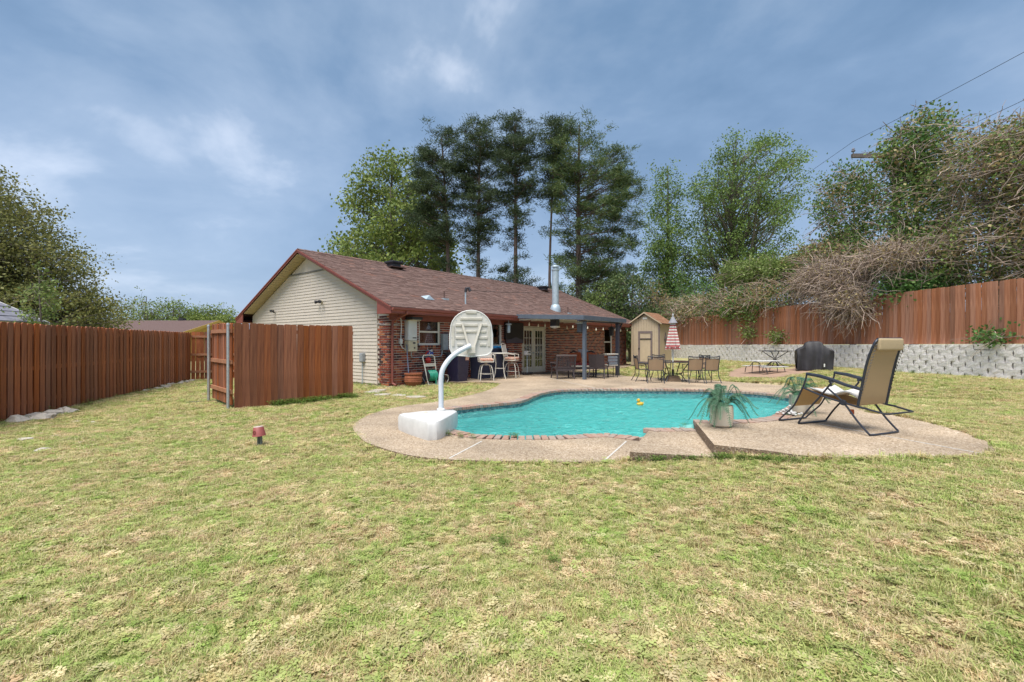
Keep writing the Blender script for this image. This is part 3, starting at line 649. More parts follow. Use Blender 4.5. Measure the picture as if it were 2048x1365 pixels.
# ---------------------------------------------------------------- fences
M_cedar = mat('stained_cedar', (.17,.046,.018), (.36,.125,.050), 2.2, rough=.8, bump=.4, bscale=9, rand=.30, stretch=(9,9,.55), contrast=(.3,.7))
M_cedarL = mat('stained_cedar_rail', (.30,.12,.06), (.38,.18,.10), 2.2, rough=.8, bump=.3, stretch=(3,3,3))
M_cedarR = mat('weathered_cedar', (.24,.090,.046), (.42,.195,.115), 2.0, rough=.8, bump=.35, bscale=9, rand=.26, stretch=(9,9,.5), contrast=(.3,.7))
M_post = mat('steel_fence_post', (.50,.52,.54), (.40,.42,.44), 10, rough=.45, metal=.6)
def picket_meshes(h, w, m, n=5, t=.018):
    out = []
    for v in range(n):
        dz = random.uniform(-.012,.012); ww = w*random.uniform(.93,1.0); mb = MB()
        tilt = random.uniform(-.006,.006); c = .022
        P = [(-ww/2,0),(ww/2,0),(ww/2+tilt,h+dz-c),(ww/2-c+tilt,h+dz),(-ww/2+c+tilt,h+dz),(-ww/2+tilt,h+dz-c)]
        mb.prism(P, -t/2, t/2, lambda a,b,hh: (a,hh,b)); o = mb.build('picket', m, None); out.append(o.data); bpy.data.objects.remove(o)
    return out
def fence(name, label, a, b, h, spacing, m, zf, double=0, rails=True, posts=(), side=1, base=.04, w=.14):
    a, b = Vector((*a, 0)), Vector((*b, 0)); d = b-a; L = d.length; ang = math.atan2(d.y, d.x)
    root = thing(name, label, 'fence', (a.x, a.y, 0), ang)
    ms_ = picket_meshes(h, w, m); x = spacing/2
    while x < L:
        p = a+d*(x/L); z = zf(p.x, p.y)+base
        link('picket', random.choice(ms_), root, (x, random.uniform(-.004,.004), z), 0, (random.uniform(-.006,.006), random.uniform(-.008,.008), random.uniform(-.02,.02)))
        if double and x+spacing/2 < L: link('picket', random.choice(ms_), root, (x+spacing/2, double, z-random.uniform(0,.01))).scale = (1.22, 1, 1)
        x += spacing
    za = zf(a.x, a.y); zb = zf(b.x, b.y); yr = (double/2 if double else side*.032)
    if rails:
        for f in (.16, .52, .9): MB().bar((0,yr,za+base+h*f),(L,yr,zb+base+h*f),.038,.085).build('rail', M_cedarL if not double else m, root)
    for px_ in posts:
        p = a+d*(px_/L); mbp = MB().tube([(px_,yr+side*.06,zf(p.x,p.y)-.3),(px_,yr+side*.06,zf(p.x,p.y)+h+.04)], .03, 10); o = mbp.build('post', M_post, root, True)
        MB().lathe([(.034,0),(.036,.02),(.028,.05),(.0,.062)], 10, (px_,yr+side*.06,zf(p.x,p.y)+h+.03)).build('post_cap', M_post, o, True)
    return root
fa = Vector((-8.55, 6.2)); fb = Vector((-12.3, 17.6))
fence('board_fence', 'long stained board fence with narrow dark gaps and stones along its foot', fa, fb, 1.83, .182, M_cedar, Hs, double=.045, base=.01)
fence('fence_return', 'short stained fence return with middle rail and metal post ending the gapped fence', (-12.3,17.62), (-11.55,18.05), 1.83, .145, M_cedar, Hs, side=-1, posts=(.6,))
fence('board_fence', 'stained fence run continuing behind the metal posts toward the house', (-11.3,18.3), (-8.8,19.9), 1.83, .145, M_cedar, Hs, side=-1)
sc_r = fence('privacy_screen', 'free standing dark stained wooden screen of wide uneven boards on the lawn', (-6.0,9.95), (-4.22,12.25), 1.87, .152, M_cedar, Hs, side=1, w=.158, base=.03)
gt = fence('gate_panel', 'narrow stained gate panel with pale rails hung between two metal posts', (-7.32,11.25), (-6.05,9.98), 1.80, .145, M_cedar, Hs, side=-1, base=.10, posts=(.03,1.77))
# right fence on top of the retaining wall
def zr(x, y): return 1.43-.0075*(y-12.5)
fence('plank_fence', 'tall weathered plank fence standing on top of the block retaining wall', (wall_x(10.9)+.28, 10.9), (wall_x(34.5)+.28, 34.5), 1.86, .1485, M_cedarR, zr, side=-1, w=.147, base=.0)
# ---------------------------------------------------------------- retaining wall of split-face blocks
M_block = mat('split_face_block', (.74,.71,.68), (.60,.57,.55), 13, rough=.95, bump=.9, bscale=22, rand=.14, c3=(.58,.53,.50))
M_gap = mat('dark_block_core', (.10,.09,.085))  # dark fill behind the blocks, seen through their gaps
BW, BH = .40, .178
bvar = []
for v in range(6):
    bm = bmesh.new(); mb = MB()
    # local: x along wall, y into the wall, z up; tapered back, bulged split face
    W2 = BW/2-.004; pts = []
    nxs = 5; nzs = 3; vs = []; fs = []
    for iz in range(nzs):
        for ix in range(nxs):
            x = -W2+2*W2*ix/(nxs-1); z = .001+(BH-.002)*iz/(nzs-1); ed = ix in (0, nxs-1) or iz in (0, nzs-1)
            vs.append((x*(.90 if ix in (0,nxs-1) and iz == 1 else 1)+random.uniform(-.006,.006)*(not ed), (.020 if ix in (0,nxs-1) else .004 if iz in (0,nzs-1) else 0)-random.uniform(0,.022), z+random.uniform(-.003,.003)*(not ed)))
    for iz in range(nzs-1):
        for ix in range(nxs-1): a = iz*nxs+ix; fs.append((a, a+1, a+nxs+1, a+nxs))
    n0 = len(vs); Wb = W2*.86
    vs += [(-Wb,.2,.001),(Wb,.2,.001),(Wb,.2,BH-.001),(-Wb,.2,BH-.001)]
    bot = list(range(0, nxs)); top = list(range((nzs-1)*nxs, nzs*nxs)); lef = [0, nxs, 2*nxs]; rig = [nxs-1, 2*nxs-1, 3*nxs-1]
    fs += [tuple(bot[::-1]+[n0, n0+1]), tuple(top+[n0+2, n0+3]), tuple(lef+[n0+3, n0]), tuple(rig[::-1]+[n0+1, n0+2])]
    o = mb.add(vs, fs).build('block', M_block, None); bvar.append(o.data); bpy.data.objects.remove(o)
wa = Vector((wall_x(11.0), 11.0, 0)); wb = Vector((wall_x(35.0), 35.0, 0)); wd = wb-wa; WL = wd.length; wang = math.atan2(wd.y, wd.x)
wall = thing('retaining_wall', 'pale grey split face block retaining wall below the plank fence', 'retaining wall', tuple(wa), wang)
# local +x runs away from the camera, the yard is on local +y : turn blocks by pi
restB = MB(); nblk = 0
for c in range(6):
    x = .2+(.2 if c % 2 else 0); zoff = 1.40-(6-c)*BH
    while x < WL:
        p = wa+wd*(x/WL); zt = 1.42-.0075*(p.y-12.5); z = zt-(6-c)*BH+random.uniform(-.002,.002)
        if c == 5 and random.random() < .25: z += .02
        if x < 20.3:
            o = link('block', random.choice(bvar), wall, (x, -.0-.012*c+random.uniform(-.012,.012), z), math.pi+random.uniform(-.025,.025)); nblk += 1
        else:
            me = random.choice(bvar); Mx = Matrix.Translation((x, -.012*c, z)) @ Matrix.Rotation(math.pi, 4, 'Z')
            restB.add([Mx @ v.co for v in me.vertices], [tuple(pp.vertices) for pp in me.polygons])
        x += BW*1.012
struct(restB.build('far_blocks', M_block, wall), 'stuff')
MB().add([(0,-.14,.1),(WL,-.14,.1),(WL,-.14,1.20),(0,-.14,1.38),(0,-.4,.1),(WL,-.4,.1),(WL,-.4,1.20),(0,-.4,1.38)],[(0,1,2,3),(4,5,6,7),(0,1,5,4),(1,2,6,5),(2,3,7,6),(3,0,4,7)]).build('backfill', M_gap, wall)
# ---------------------------------------------------------------- garden shed
M_shedw = mat('shed_panel', (.50,.40,.28), (.45,.36,.25), 4, rough=.7, rand=.05)
M_shedt = mat('shed_trim', (.18,.14,.13), (.15,.115,.11), 8)
M_shedr = mat('shed_shingle', (.34,.17,.09), scale=30, island=True, rough=.95, ramp=[(0,(.30,.15,.08)),(1,(.40,.21,.12))])
SC = Vector((8.5, 26.5, .12)); srot = HROT      # front right corner ; local x = depth (away), local -y... front faces -x
shed = thing('garden_shed', 'small tan wooden garden shed with dark framed door and orange brown roof', 'shed', tuple(SC), srot)
SW, SD, SH, SP_ = 1.75, 1.9, 2.42, 3.0      # width along +y local, depth along +x local
MB().box(.03,SD-.02,.03,SW-.03,0,SH).build('body', M_shedw, shed)
for i in range(11):                        # grooved front boards
    y0 = i*SW/11; yb = y0+SW/11-.012; yc = (y0+yb)/2; zt = SH+.28+(SP_-SH-.25)*(1-abs(yc-SW/2)/(SW/2))-.12
    MB().box(0,.028,y0+.002,yb,0,zt).build('wall_board', M_shedw, shed)
for i in range(11):
    x0 = .03+i*(SD-.03)/11; MB().box(x0,x0+(SD-.03)/11-.012,-.0,.028,0,SH).build('wall_board', M_shedw, shed)
MB().prism([(0.0,SH),(SW,SH),(SW/2,SP_+.02)], .03, SD, lambda a,b,h: (h,a,b)).build('gable_fill', M_shedw, shed)
for s in (0, 1):
    f = (lambda y: y) if s == 0 else (lambda y: SW-y); ov = .18
    MB().add([(-.15,f(-ov),SH-.03),(SD+.1,f(-ov),SH-.03),(SD+.1,SW/2,SP_+.08),(-.15,SW/2,SP_+.08),(-.15,f(-ov),SH+.01),(SD+.1,f(-ov),SH+.01),(SD+.1,SW/2,SP_+.12),(-.15,SW/2,SP_+.12)],[(0,1,2,3),(4,5,6,7),(0,1,5,4),(1,2,6,5),(2,3,7,6),(3,0,4,7)]).build('roof', M_shedt, shed)
    shr = MB(); n_ = 9
    for i in range(n_):
        ya = -ov-.02+(SW/2+ov+.02)*i/n_; yb = -ov-.02+(SW/2+ov+.02)*(i+1)/n_; za = SH+.012+(SP_+.11-SH)*max(0,(ya+ov))/(SW/2+ov); zb = SH+.012+(SP_+.11-SH)*(yb+ov)/(SW/2+ov)
        x = -.17+(i % 2)*.12-.2
        while x < SD+.1:
            a_, b_ = max(x,-.17), min(x+.24,SD+.12); x += .25
            if b_-a_ > .03: shr.add([(a_,f(ya),za),(b_,f(ya),za),(b_,f(ya),za+.022),(a_,f(ya),za+.022),(b_,f(yb),zb+.004),(a_,f(yb),zb+.004)],[(0,1,2,3),(3,2,4,5)])
    struct(shr.build('roof_shingles', M_shedr, shed), 'stuff')
    MB().add([(-.17,f(-ov),SH-.05),(-.145,f(-ov),SH-.05),(-.145,SW/2,SP_+.05),(-.17,SW/2,SP_+.05),(-.17,f(-ov),SH+.015),(-.145,f(-ov),SH+.015),(-.145,SW/2,SP_+.125),(-.17,SW/2,SP_+.125)],[(0,1,2,3),(4,5,6,7),(0,1,5,4),(1,2,6,5),(2,3,7,6),(3,0,4,7)]).build('barge_board', M_shedw, shed)
MB().box(-.02,.02,-.015,.07,0,SH).build('corner_board', M_shedt, shed)
dr = MB().box(-.02,-.002,.42,1.28,.1,2.0).build('door', M_shedw, shed)
MB().box(-.035,-.004,.42,.53,.1,2.0).box(-.035,-.004,1.17,1.28,.1,2.0).box(-.035,-.004,.53,1.17,1.87,2.0).box(-.035,-.004,.53,1.17,.1,.22).build('door_frame', M_shedt, dr)
MB().box(-.05,-.03,.48,1.17,1.52,1.575).build('strap_hinge', M_black, dr); MB().box(-.05,-.03,1.19,1.27,.92,1.02).build('latch', M_black, dr)
for yy in (.80,.95): MB().lathe([(.07,0),(.065,.02),(.02,.03)],10,(0,0,0)).build('gable_vent', M_white, shed, loc=(-.0,yy,SH+.33)).rotation_euler = (0,R(-90),0)
orn = thing('wall_ornament', 'dark rust iron cross ornament hung on the shed side wall', 'ornament', tuple(Vector((*SC[:2],0))+HD*.85+HN*.02), srot)
MB().bar((0,-.02,1.0),(0,-.02,2.05),.05,.02,(0,1,0)).build('stem', M_shedt, orn)
oc = MB()
for s in (-1, 1): oc.tube([(0,-.03,1.45),(s*.1,-.03,1.52),(s*.17,-.03,1.65),(s*.13,-.03,1.78),(s*.07,-.03,1.72)], .028, 6)
oc.lathe([(0,-.25),(.06,-.1),(.07,0),(.03,.18),(0,.3)], 8, (0,-.03,1.75)); oc.bar((-.16,-.03,1.5),(.16,-.03,1.5),.02,.06); oc.build('leaf_scroll', M_shedt, orn)
# ---------------------------------------------------------------- neighbouring houses
M_nroof = mat('neighbour_shingle', (.16,.105,.095), (.125,.08,.075), 30, rough=.95, stretch=(1,1,3))
M_yellow = mat('yellow_siding', (.60,.40,.10), (.54,.36,.09), 5)
M_grey = mat('grey_metal_roof', (.20,.20,.24), (.15,.15,.18), 6)
def gable_house(name, label, loc, rotz, L, W, eave, ridge, mr_, mw, trim, ovh=.5):
    t = thing(name, label, 'house', loc, rotz)
    MB().prism([(-W/2,0),(W/2,0),(W/2,eave),(0,ridge-.15),(-W/2,eave)], 0, L, lambda a,b,h: (h,a,b)).build('wall', mw, t)
    for s in (-1, 1):
        zE = eave-(ridge-eave)/(W/2)*ovh*.0; yE = s*(W/2+ovh); zE = eave-.12
        r = MB(); nr = 12
        for i in range(nr):
            ya, yb = yE*(1-i/nr), yE*(1-(i+1)/nr); za, zb = zE+(ridge-zE)*i/nr, zE+(ridge-zE)*(i+1)/nr
            r.add([(-ovh,ya,za),(L+ovh,ya,za),(L+ovh,ya,za+.03),(-ovh,ya,za+.03),(L+ovh,yb,zb+.005),(-ovh,yb,zb+.005)],[(0,1,2,3),(3,2,4,5)])
        r.build('roof', mr_, t)
        for xx in (-ovh-.03, L+ovh): MB().add([(xx,yE,zE-.2),(xx+.03,yE,zE-.2),(xx+.03,0,ridge-.2),(xx,0,ridge-.2),(xx,yE,zE+.02),(xx+.03,yE,zE+.02),(xx+.03,0,ridge+.02),(xx,0,ridge+.02)],[(0,1,2,3),(4,5,6,7),(0,1,5,4),(1,2,6,5),(2,3,7,6),(3,0,4,7)]).build('rake_board', trim, t)
    return t
nh = gable_house('neighbour_house', 'distant house with brown shingle roof and yellow gable beyond the long gapped fence', (-25.2,38.8,0), R(180), 12, 7.5, 2.35, 3.3, M_nroof, M_yellow, M_yellow)
MB().box(2.5,2.9,-.3,.1,3.1,3.5).build('roof_vent', M_black, nh); MB().box(7.5,7.9,-.3,.1,3.1,3.5).build('roof_vent', M_black, nh)
gable_house('neighbour_house', 'grey roof corner of a house just beyond the long gapped fence', (-21.1,8.4,0), R(90), 7, 9.6, 2.25, 4.3, M_grey, M_white, M_white, .4)
gable_house('neighbour_house', 'pale grey building glimpsed behind the shed and vines', (17.0,45,0), R(95), 8, 6, 3.9, 5.4, M_grey, mat('pale_grey_wall',(.42,.44,.45)), M_grey)
# ---------------------------------------------------------------- utility pole and lines
M_wood = mat('weathered_pole_wood', (.14,.12,.11), (.10,.085,.08), 6, stretch=(5,5,.5))
up = thing('utility_pole', 'wooden utility pole with cross arm rising behind the vine covered trees', 'utility pole', (16.9,20.3,1.0))
MB().tube([(0,0,0),(0,0,9.2)], [.16,.11], 10).build('pole', M_wood, up, True)
MB().box(-1.9,1.3,-.06,.06,8.62,8.78).build('crossarm', M_wood, up)
MB().bar((-.7,-.08,8.62),(0,-.08,7.9),.03,.05).build('brace', M_wood, up)
for xx in (-1.84, 1.2): MB().lathe([(.02,0),(.02,.08),(.07,.1),(.08,.15),(.04,.18),(.06,.21),(.03,.26)], 10, (xx,0,8.78)).build('insulator', M_grey, up, True)
tag(MB().tube(sag((14.7,-8,10.3),(15.06,20.3,10.33),.5,24)+sag((15.06,20.3,10.33),(16.4,70,10.5),.9,24)[1:], .008, 5).build('power_line', M_wire), 'overhead wire carried on the insulator at the cross arm tip', 'wire')
tag(MB().tube(sag((16.5,20.3,9.35),(14.9,-8,9.5),.4,24), .008, 5).build('power_line', M_wire), 'lower overhead wire passing behind the tallest vine covered tree', 'wire')
# ---------------------------------------------------------------- things on the house wall
M_wplas = mat('white_plastic', (.66,.66,.65), (.58,.58,.57), 6, rough=.4)
M_rheem = mat('heater_white', (.62,.64,.66), (.56,.58,.60), 5, rough=.35)
M_beige = mat('beige_plastic', (.55,.50,.38), (.50,.45,.34), 6, rough=.45)
M_terra = mat('terracotta', (.33,.11,.05), (.26,.085,.04), 9, bump=.2, rough=.85)
M_hose = mat('green_hose', (.05,.42,.28), (.04,.34,.23), 12, rough=.4)
M_navy = mat('navy_bin_plastic', (.018,.016,.045), (.024,.022,.055), 6, rough=.45)
M_orange = mat('orange_cushion', (.42,.10,.035), (.34,.08,.03), 8, rough=.9)
M_lav = mat('lavender_throw', (.42,.38,.42), (.36,.33,.37), 9, rough=.95)
M_wick = mat('dark_wicker', (.045,.035,.04), (.07,.055,.058), 40, rough=.7, bump=.4)
M_sling = mat('tan_sling', (.42,.29,.18), (.38,.26,.16), 60, rough=.85, trans=.25)
M_iron = mat('dark_blue_iron', (.03,.035,.05), (.04,.045,.06), 10, rough=.4, metal=.3)
M_lt = mat('white_metal_furniture', (.60,.57,.50), (.54,.51,.45), 9, rough=.5)
M_slw = mat('grey_mesh_sling', (.48,.45,.41), (.44,.41,.37), 60, rough=.9)
M_floral = mat('floral_cushion', (.55,.42,.33), (.48,.17,.11), 26, rough=.95, contrast=(.48,.56))
M_bluecloth = mat('bright_blue_towel', (.05,.30,.58), (.04,.25,.5), 8, rough=.95)
M_grill = mat('black_grill_cover', (.018,.017,.021), (.027,.025,.03), 5, rough=.6, bump=.35, bscale=6)
M_redp = mat('faded_red_plastic', (.30,.075,.065), (.25,.06,.055), 9, rough=.55)
M_dred = mat('dark_red_print', (.14,.02,.015))
M_fern = mat('fern_green', (.055,.145,.075), (.10,.20,.12), 20, rough=.6, island=True, rand=.35, trans=.25)
M_pot = mat('cream_ceramic', (.60,.54,.44), (.54,.48,.39), 5, rough=.35)
M_stone = mat('limestone', (.46,.42,.36), (.36,.32,.28), 9, bump=.5, rough=.95, rand=.15)
M_yel = mat('yellow_rubber', (.72,.45,.05), (.68,.41,.04), 8, rough=.35)
M_bulb = mat('frosted_bulb', (.80,.74,.60), (.76,.7,.56), 8, rough=.25)
def on_wall(name, label, cat, L, z, group=None): return thing(name, label, cat, hw(L, .012, z), HROT, group)   # local -y points out of the wall
t = on_wall('water_heater', 'white tankless water heater mounted on the brick wall beside the window', 'water heater', .80, 1.16)
MB().box(-.19,.19,-.24,-.0,.36,1.08).build('upper_cover', M_rheem, t, bevel=.045, seg=3, smooth=True)
lc = MB().box(-.19,.19,-.235,-.0,.0,.357).build('lower_cover', M_beige, t, bevel=.012)
MB().box(-.02,.14,-.243,-.23,.44,.475).build('badge', M_black, t); MB().box(.0,.10,-.24,-.22,.26,.31).build('vent_slot', M_black, lc)
MB().lathe([(.028,0),(.028,.02)],12,(0,0,0)).build('valve_knob', M_black, lc, loc=(.06,-.235,.12)).rotation_euler=(R(90),0,0)
t = on_wall('conduit', 'pale conduit loop running from the eave beside the downspout into the white heater', 'conduit', .38, 1.0)
MB().tube([(-.02,-.05,1.30),(.05,-.07,1.24),(.07,-.06,.95),(.05,-.05,.55),(.05,-.06,.38),(.12,-.07,.27),(.24,-.08,.23)], .018, 8).build('tube', M_rheem, t, True)
MB().box(-.0,.10,-.09,0,.42,.58).build('junction_box', M_rheem, t, bevel=.008)
t = on_wall('gas_pipe', 'grey gas pipe running below the window toward the electrical box', 'pipe', .86, .95)
MB().tube([(0,-.06,.20),(0,-.06,.06),(.06,-.05,.0),(1.25,-.05,.0),(1.38,-.05,.03),(1.42,-.05,.14),(1.42,-.05,.30)], .017, 8).build('tube', M_galv, t, True)
t = on_wall('electrical_box', 'grey electrical box on the brick wall half behind the backboard', 'electrical box', 2.38, 1.18)
MB().box(-.14,.14,-.13,0,0,.60).build('box', mat('grey_box_paint',(.27,.30,.33)), t, bevel=.01); MB().box(-.12,.12,-.142,-.13,.03,.57).build('cover', mat('grey_box_cover',(.30,.33,.36)), t)
t = on_wall('flood_light', 'beige flood light box tucked under the eave above the white heater', 'light', .78, 2.28)
MB().box(-.22,.22,-.50,-.12,-.06,.03).build('housing', M_black, t, bevel=.01); MB().box(-.18,.18,-.46,-.16,-.085,-.055).build('lens', M_beige, t, bevel=.01)
t = thing('flood_light', 'twin head dark flood light fixed high on the tan siding', 'light', tuple(HC+Vector((-.779,.627,0))*4.15+Vector((0,0,3.02))-HD*.03), HROT)
MB().lathe([(.07,0),(.07,.03),(.03,.05)],12).build('mount', M_beige, t).rotation_euler=(0,R(-90),0)
for s in (-1, 1): MB().lathe([(.03,0),(.045,.03),(.07,.14),(.06,.15)],12,(0,0,0)).build('lamp_head', M_black, t, True, loc=(-.07,s*.09,.0)).rotation_euler=(R(s*-35),R(-100),0)
t = thing('security_camera', 'small dark security camera near the low end of the gable siding', 'camera', tuple(HC+Vector((-.779,.627,0))*8.05+Vector((0,0,2.75))-HD*.03), HROT)
MB().tube([(0,0,0),(-.06,0,.0),(-.09,0,.04)],.018,8).build('bracket', M_black, t); MB().box(-.22,-.05,-.045,.045,.03,.11).build('body', M_black, t, bevel=.015)
t = thing('meter_box', 'small grey utility box with conduit on the tan siding', 'utility box', tuple(HC+Vector((-.779,.627,0))*1.38+Vector((0,0,0))-HD*.03), HROT)
MB().box(-.10,.0,-.10,.10,.80,1.10).build('box', mat('box_grey',(.30,.32,.34)), t, bevel=.012); MB().box(-.115,-.10,-.085,.085,.815,1.07).build('lid', mat('lid_grey',(.33,.35,.37)), t)
MB().tube([(-.05,0,.80),(-.05,0,-.05)], .016, 8).build('conduit', M_galv, t)
t = thing('house_cable', 'pale cable clipped across the brick corner below the eave', 'cable', hw(0,0,2.06), HROT)
MB().tube([(-.02,.62,.02),(-.028,.3,.0),(-.02,.02,.0),(.02,-.03,.0),(.2,-.03,-.01),(.4,-.03,.02)], .012, 6).build('tube', M_wplas, t)
t = on_wall('outdoor_television', 'large black television on the brick wall between window and french doors', 'television', 6.45, 1.46)
MB().box(-.62,.62,-.12,-.03,.12,.86).build('screen', mat('black_screen',(.008,.006,.012),rough=.55), t, bevel=.01)
sk = MB(); 
for i in range(12):
    xa = -.6+i*.1; za = -.04+.16*math.exp(-((xa)/.28)**2)*.0; zt = .13+.10*math.exp(-((xa-.05)/.25)**2)
    sk.add([(xa,-.125,za),(xa+.1,-.125,za+.005*(i%2)),(xa+.1,-.135,.13+.10*math.exp(-((xa+.05)/.25)**2)),(xa,-.135,zt)],[(0,1,2,3)])
    sk.add([(xa,-.03,za),(xa+.1,-.03,za),(xa+.1,-.125,za+.005*(i%2)),(xa,-.125,za)],[(0,1,2,3)])
sk.build('cover_skirt', mat('grey_cover_cloth',(.07,.06,.085)), t); MB().box(-.15,.15,-.05,0,.2,.7).build('wall_bracket', M_black, t)
t = on_wall('wall_lantern', 'grey cylinder wall lantern beside the large window', 'lantern', 5.55, 1.86)
MB().lathe([(.06,0),(.075,.03),(.075,.30),(.05,.33)],16,(0,-.5,0)).build('shade', M_galv, t, True); MB().lathe([(.13,.33),(.14,.36),(.09,.39)],16,(0,-.5,0)).build('cap', M_galv, t); MB().tube([(0,-.5,.38),(0,-.5,.52)],.015,6).build('hanger', M_galv, t)
t = on_wall('hanging_toys', 'red and blue pool toys hanging in a net below the window', 'toys', 1.60, .86)
MB().lathe([(0,-.12),(.08,-.08),(.11,0),(.08,.08),(0,.12)],14,(-.06,-.14,-.02)).build('ball', mat('red_rubber',(.5,.035,.03)), t, True)
for k_, (cx, cz, m_) in enumerate(((.02,.2,mat('blue_foam',(.03,.07,.35))),(.09,.24,M_wplas),(-.07,.20,mat('red_foam',(.45,.05,.04))),(.13,.16,mat('blue_foam_b',(.03,.08,.4))))):
    MB().tube([(cx-.08,-.08,cz-.06),(cx-.03,-.12,cz+.08),(cx+.03,-.12,cz+.10),(cx+.07,-.08,cz-.04)],.028,8).build('ring', m_, t, True)
MB().tube([(0,-.02,.42),(0,-.08,.3)],.01,6).build('strap', M_wplas, t)
# things at the foot of the wall
g0 = lambda L, p: (*hw(L, p)[:2], Hs(*hw(L, p)[:2]))
t = thing('terracotta_pot', 'wide terracotta pot at the house corner by the downspout', 'pot', g0(.62,.48))
MB().lathe([(.17,0),(.26,.10),(.295,.24),(.27,.36),(.255,.38),(.285,.39),(.30,.42),(.29,.45),(.255,.45),(.24,.36),(.0,.34)],24).build('bowl', M_terra, t, True)
for z_ in (.16,.29): MB().lathe([(.288,z_),(.298,z_+.012),(.288,z_+.024)],24,cap=False).build('band', M_terra, t, True)
t = thing('leaning_pole', 'blue grey pole leaning from the terracotta pot against the wall', 'pole', g0(.50,.38)); t.location.z += .36
MB().tube([(.02,-.05,-.0),(-.10,.18,1.02)],.017,8).build('shaft', mat('bluegrey_paint',(.14,.18,.27)), t); MB().tube([(.02,-.05,-.0),(.015,-.04,.1)],.024,8).build('grip', M_black, t)
t = thing('hose_reel', 'pale tubular hose reel cart with coiled green hose by the brick wall', 'hose reel', g0(1.32,.55), HROT)
fr_ = MB().tube([(-.20,-.12,.0),(-.26,.12,.95),(-.20,.14,1.02),(.20,.14,1.02),(.26,.12,.95),(.20,-.12,.0)],.020,8); fr_.build('frame', M_lt, t, True)
MB().tube([(-.245,.06,.72),(.245,.06,.72)],.018,8).build('crossbar', M_lt, t); MB().box(-.22,.22,.03,.08,.64,.70).build('tray', M_lt, t, bevel=.01)
MB().tube([(-.20,-.12,.03),(.20,-.12,.03)],.020,8).build('foot_bar', M_lt, t)
hz_ = MB()
for k in range(9):
    rr_ = .15+.012*(k % 3); xx = -.15+.3*k/8; hz_.tube([(xx,.0+rr_*math.cos(a),.33+rr_*math.sin(a)) for a in np.linspace(0, 2*math.pi, 17)],.018,6,False)
hz_.tube([(.02,-.17,.4),(.06,-.2,.25),(.05,-.2,.05),(.1,-.24,.015),(.2,-.3,.012)],.016,6); hz_.build('coiled_hose', M_hose, t, True)
for s in (-1, 1): MB().lathe([(.02,0),(.19,.01),(.19,.03),(.02,.04)],16).build('reel_disc', M_black, t, loc=(s*.19,0,.33)).rotation_euler=(0,R(90*s),0)
for s in (-1, 1): MB().lathe([(.02,0),(.10,.0),(.11,.02),(.10,.05),(.02,.05)],14).build('wheel', M_black, t, loc=(s*.24,.10,.11)).rotation_euler=(0,R(90*s),0)
t = thing('garden_sprayer', 'dark jug with a black hose standing between hose reel and bin', 'sprayer', g0(1.98,.40), HROT)
MB().lathe([(.09,0),(.10,.05),(.10,.25),(.06,.34),(.03,.36)],14).build('tank', mat('dark_green_tank',(.03,.04,.03)), t, True); MB().tube([(0,0,.36),(0,0,.50),(.05,0,.52)],.014,6).build('pump', M_black, t)
MB().tube([(.05,-.05,.33),(.17,-.1,.30),(.20,-.1,.15),(.12,-.1,.04)],.012,6).build('tube', M_lt, t)
t = thing('small_bucket', 'small dark bucket behind the terracotta pot', 'bucket', g0(.98,.42)); MB().lathe([(.08,0),(.11,.2),(.115,.21),(.10,.2),(.07,.02)],16,cap=False).build('pail', M_black, t, True); MB().tube([(-.11,0,.2),(-.05,0,.28),(.05,0,.28),(.11,0,.2)],.006,6).build('bail', M_galv, t)
t = thing('trash_bin', 'dark navy wheeled trash bin with a paper label under the electrical box', 'bin', (*hw(2.62,.50)[:2],.02), HROT)
MB().add([(-.24,-.26,0),(.24,-.26,0),(.24,.22,0),(-.24,.22,0),(-.30,-.34,.98),(.30,-.34,.98),(.30,.30,.98),(-.30,.30,.98)],[(3,2,1,0),(4,5,6,7),(0,1,5,4),(1,2,6,5),(2,3,7,6),(3,0,4,7)]).build('body', M_navy, t, bevel=.02)
MB().add([(-.32,-.37,.98),(.32,-.37,.98),(.32,.33,.98),(-.32,.33,.98),(-.29,-.33,1.05),(.29,-.33,1.05),(.27,.28,1.10),(-.27,.28,1.10)],[(3,2,1,0),(4,5,6,7),(0,1,5,4),(1,2,6,5),(2,3,7,6),(3,0,4,7)]).build('lid', M_black, t, bevel=.015)
lb = MB().add([(.08,-.337,.80),(.25,-.337,.80),(.26,-.345,.93),(.08,-.345,.93)],[(0,1,2,3)]).build('label', mat('paper_label',(.60,.42,.32),(.5,.2,.14),40), t)
for s in (-1, 1): MB().lathe([(.02,0),(.12,0),(.12,.04),(.02,.04)],14).build('wheel', M_black, t, loc=(s*.24,.20,.12)).rotation_euler=(0,R(90*s),0)
MB().tube([(-.25,.33,1.02),(-.25,.4,1.02),(.25,.4,1.02),(.25,.33,1.02)],.016,6).build('handle', M_black, t)
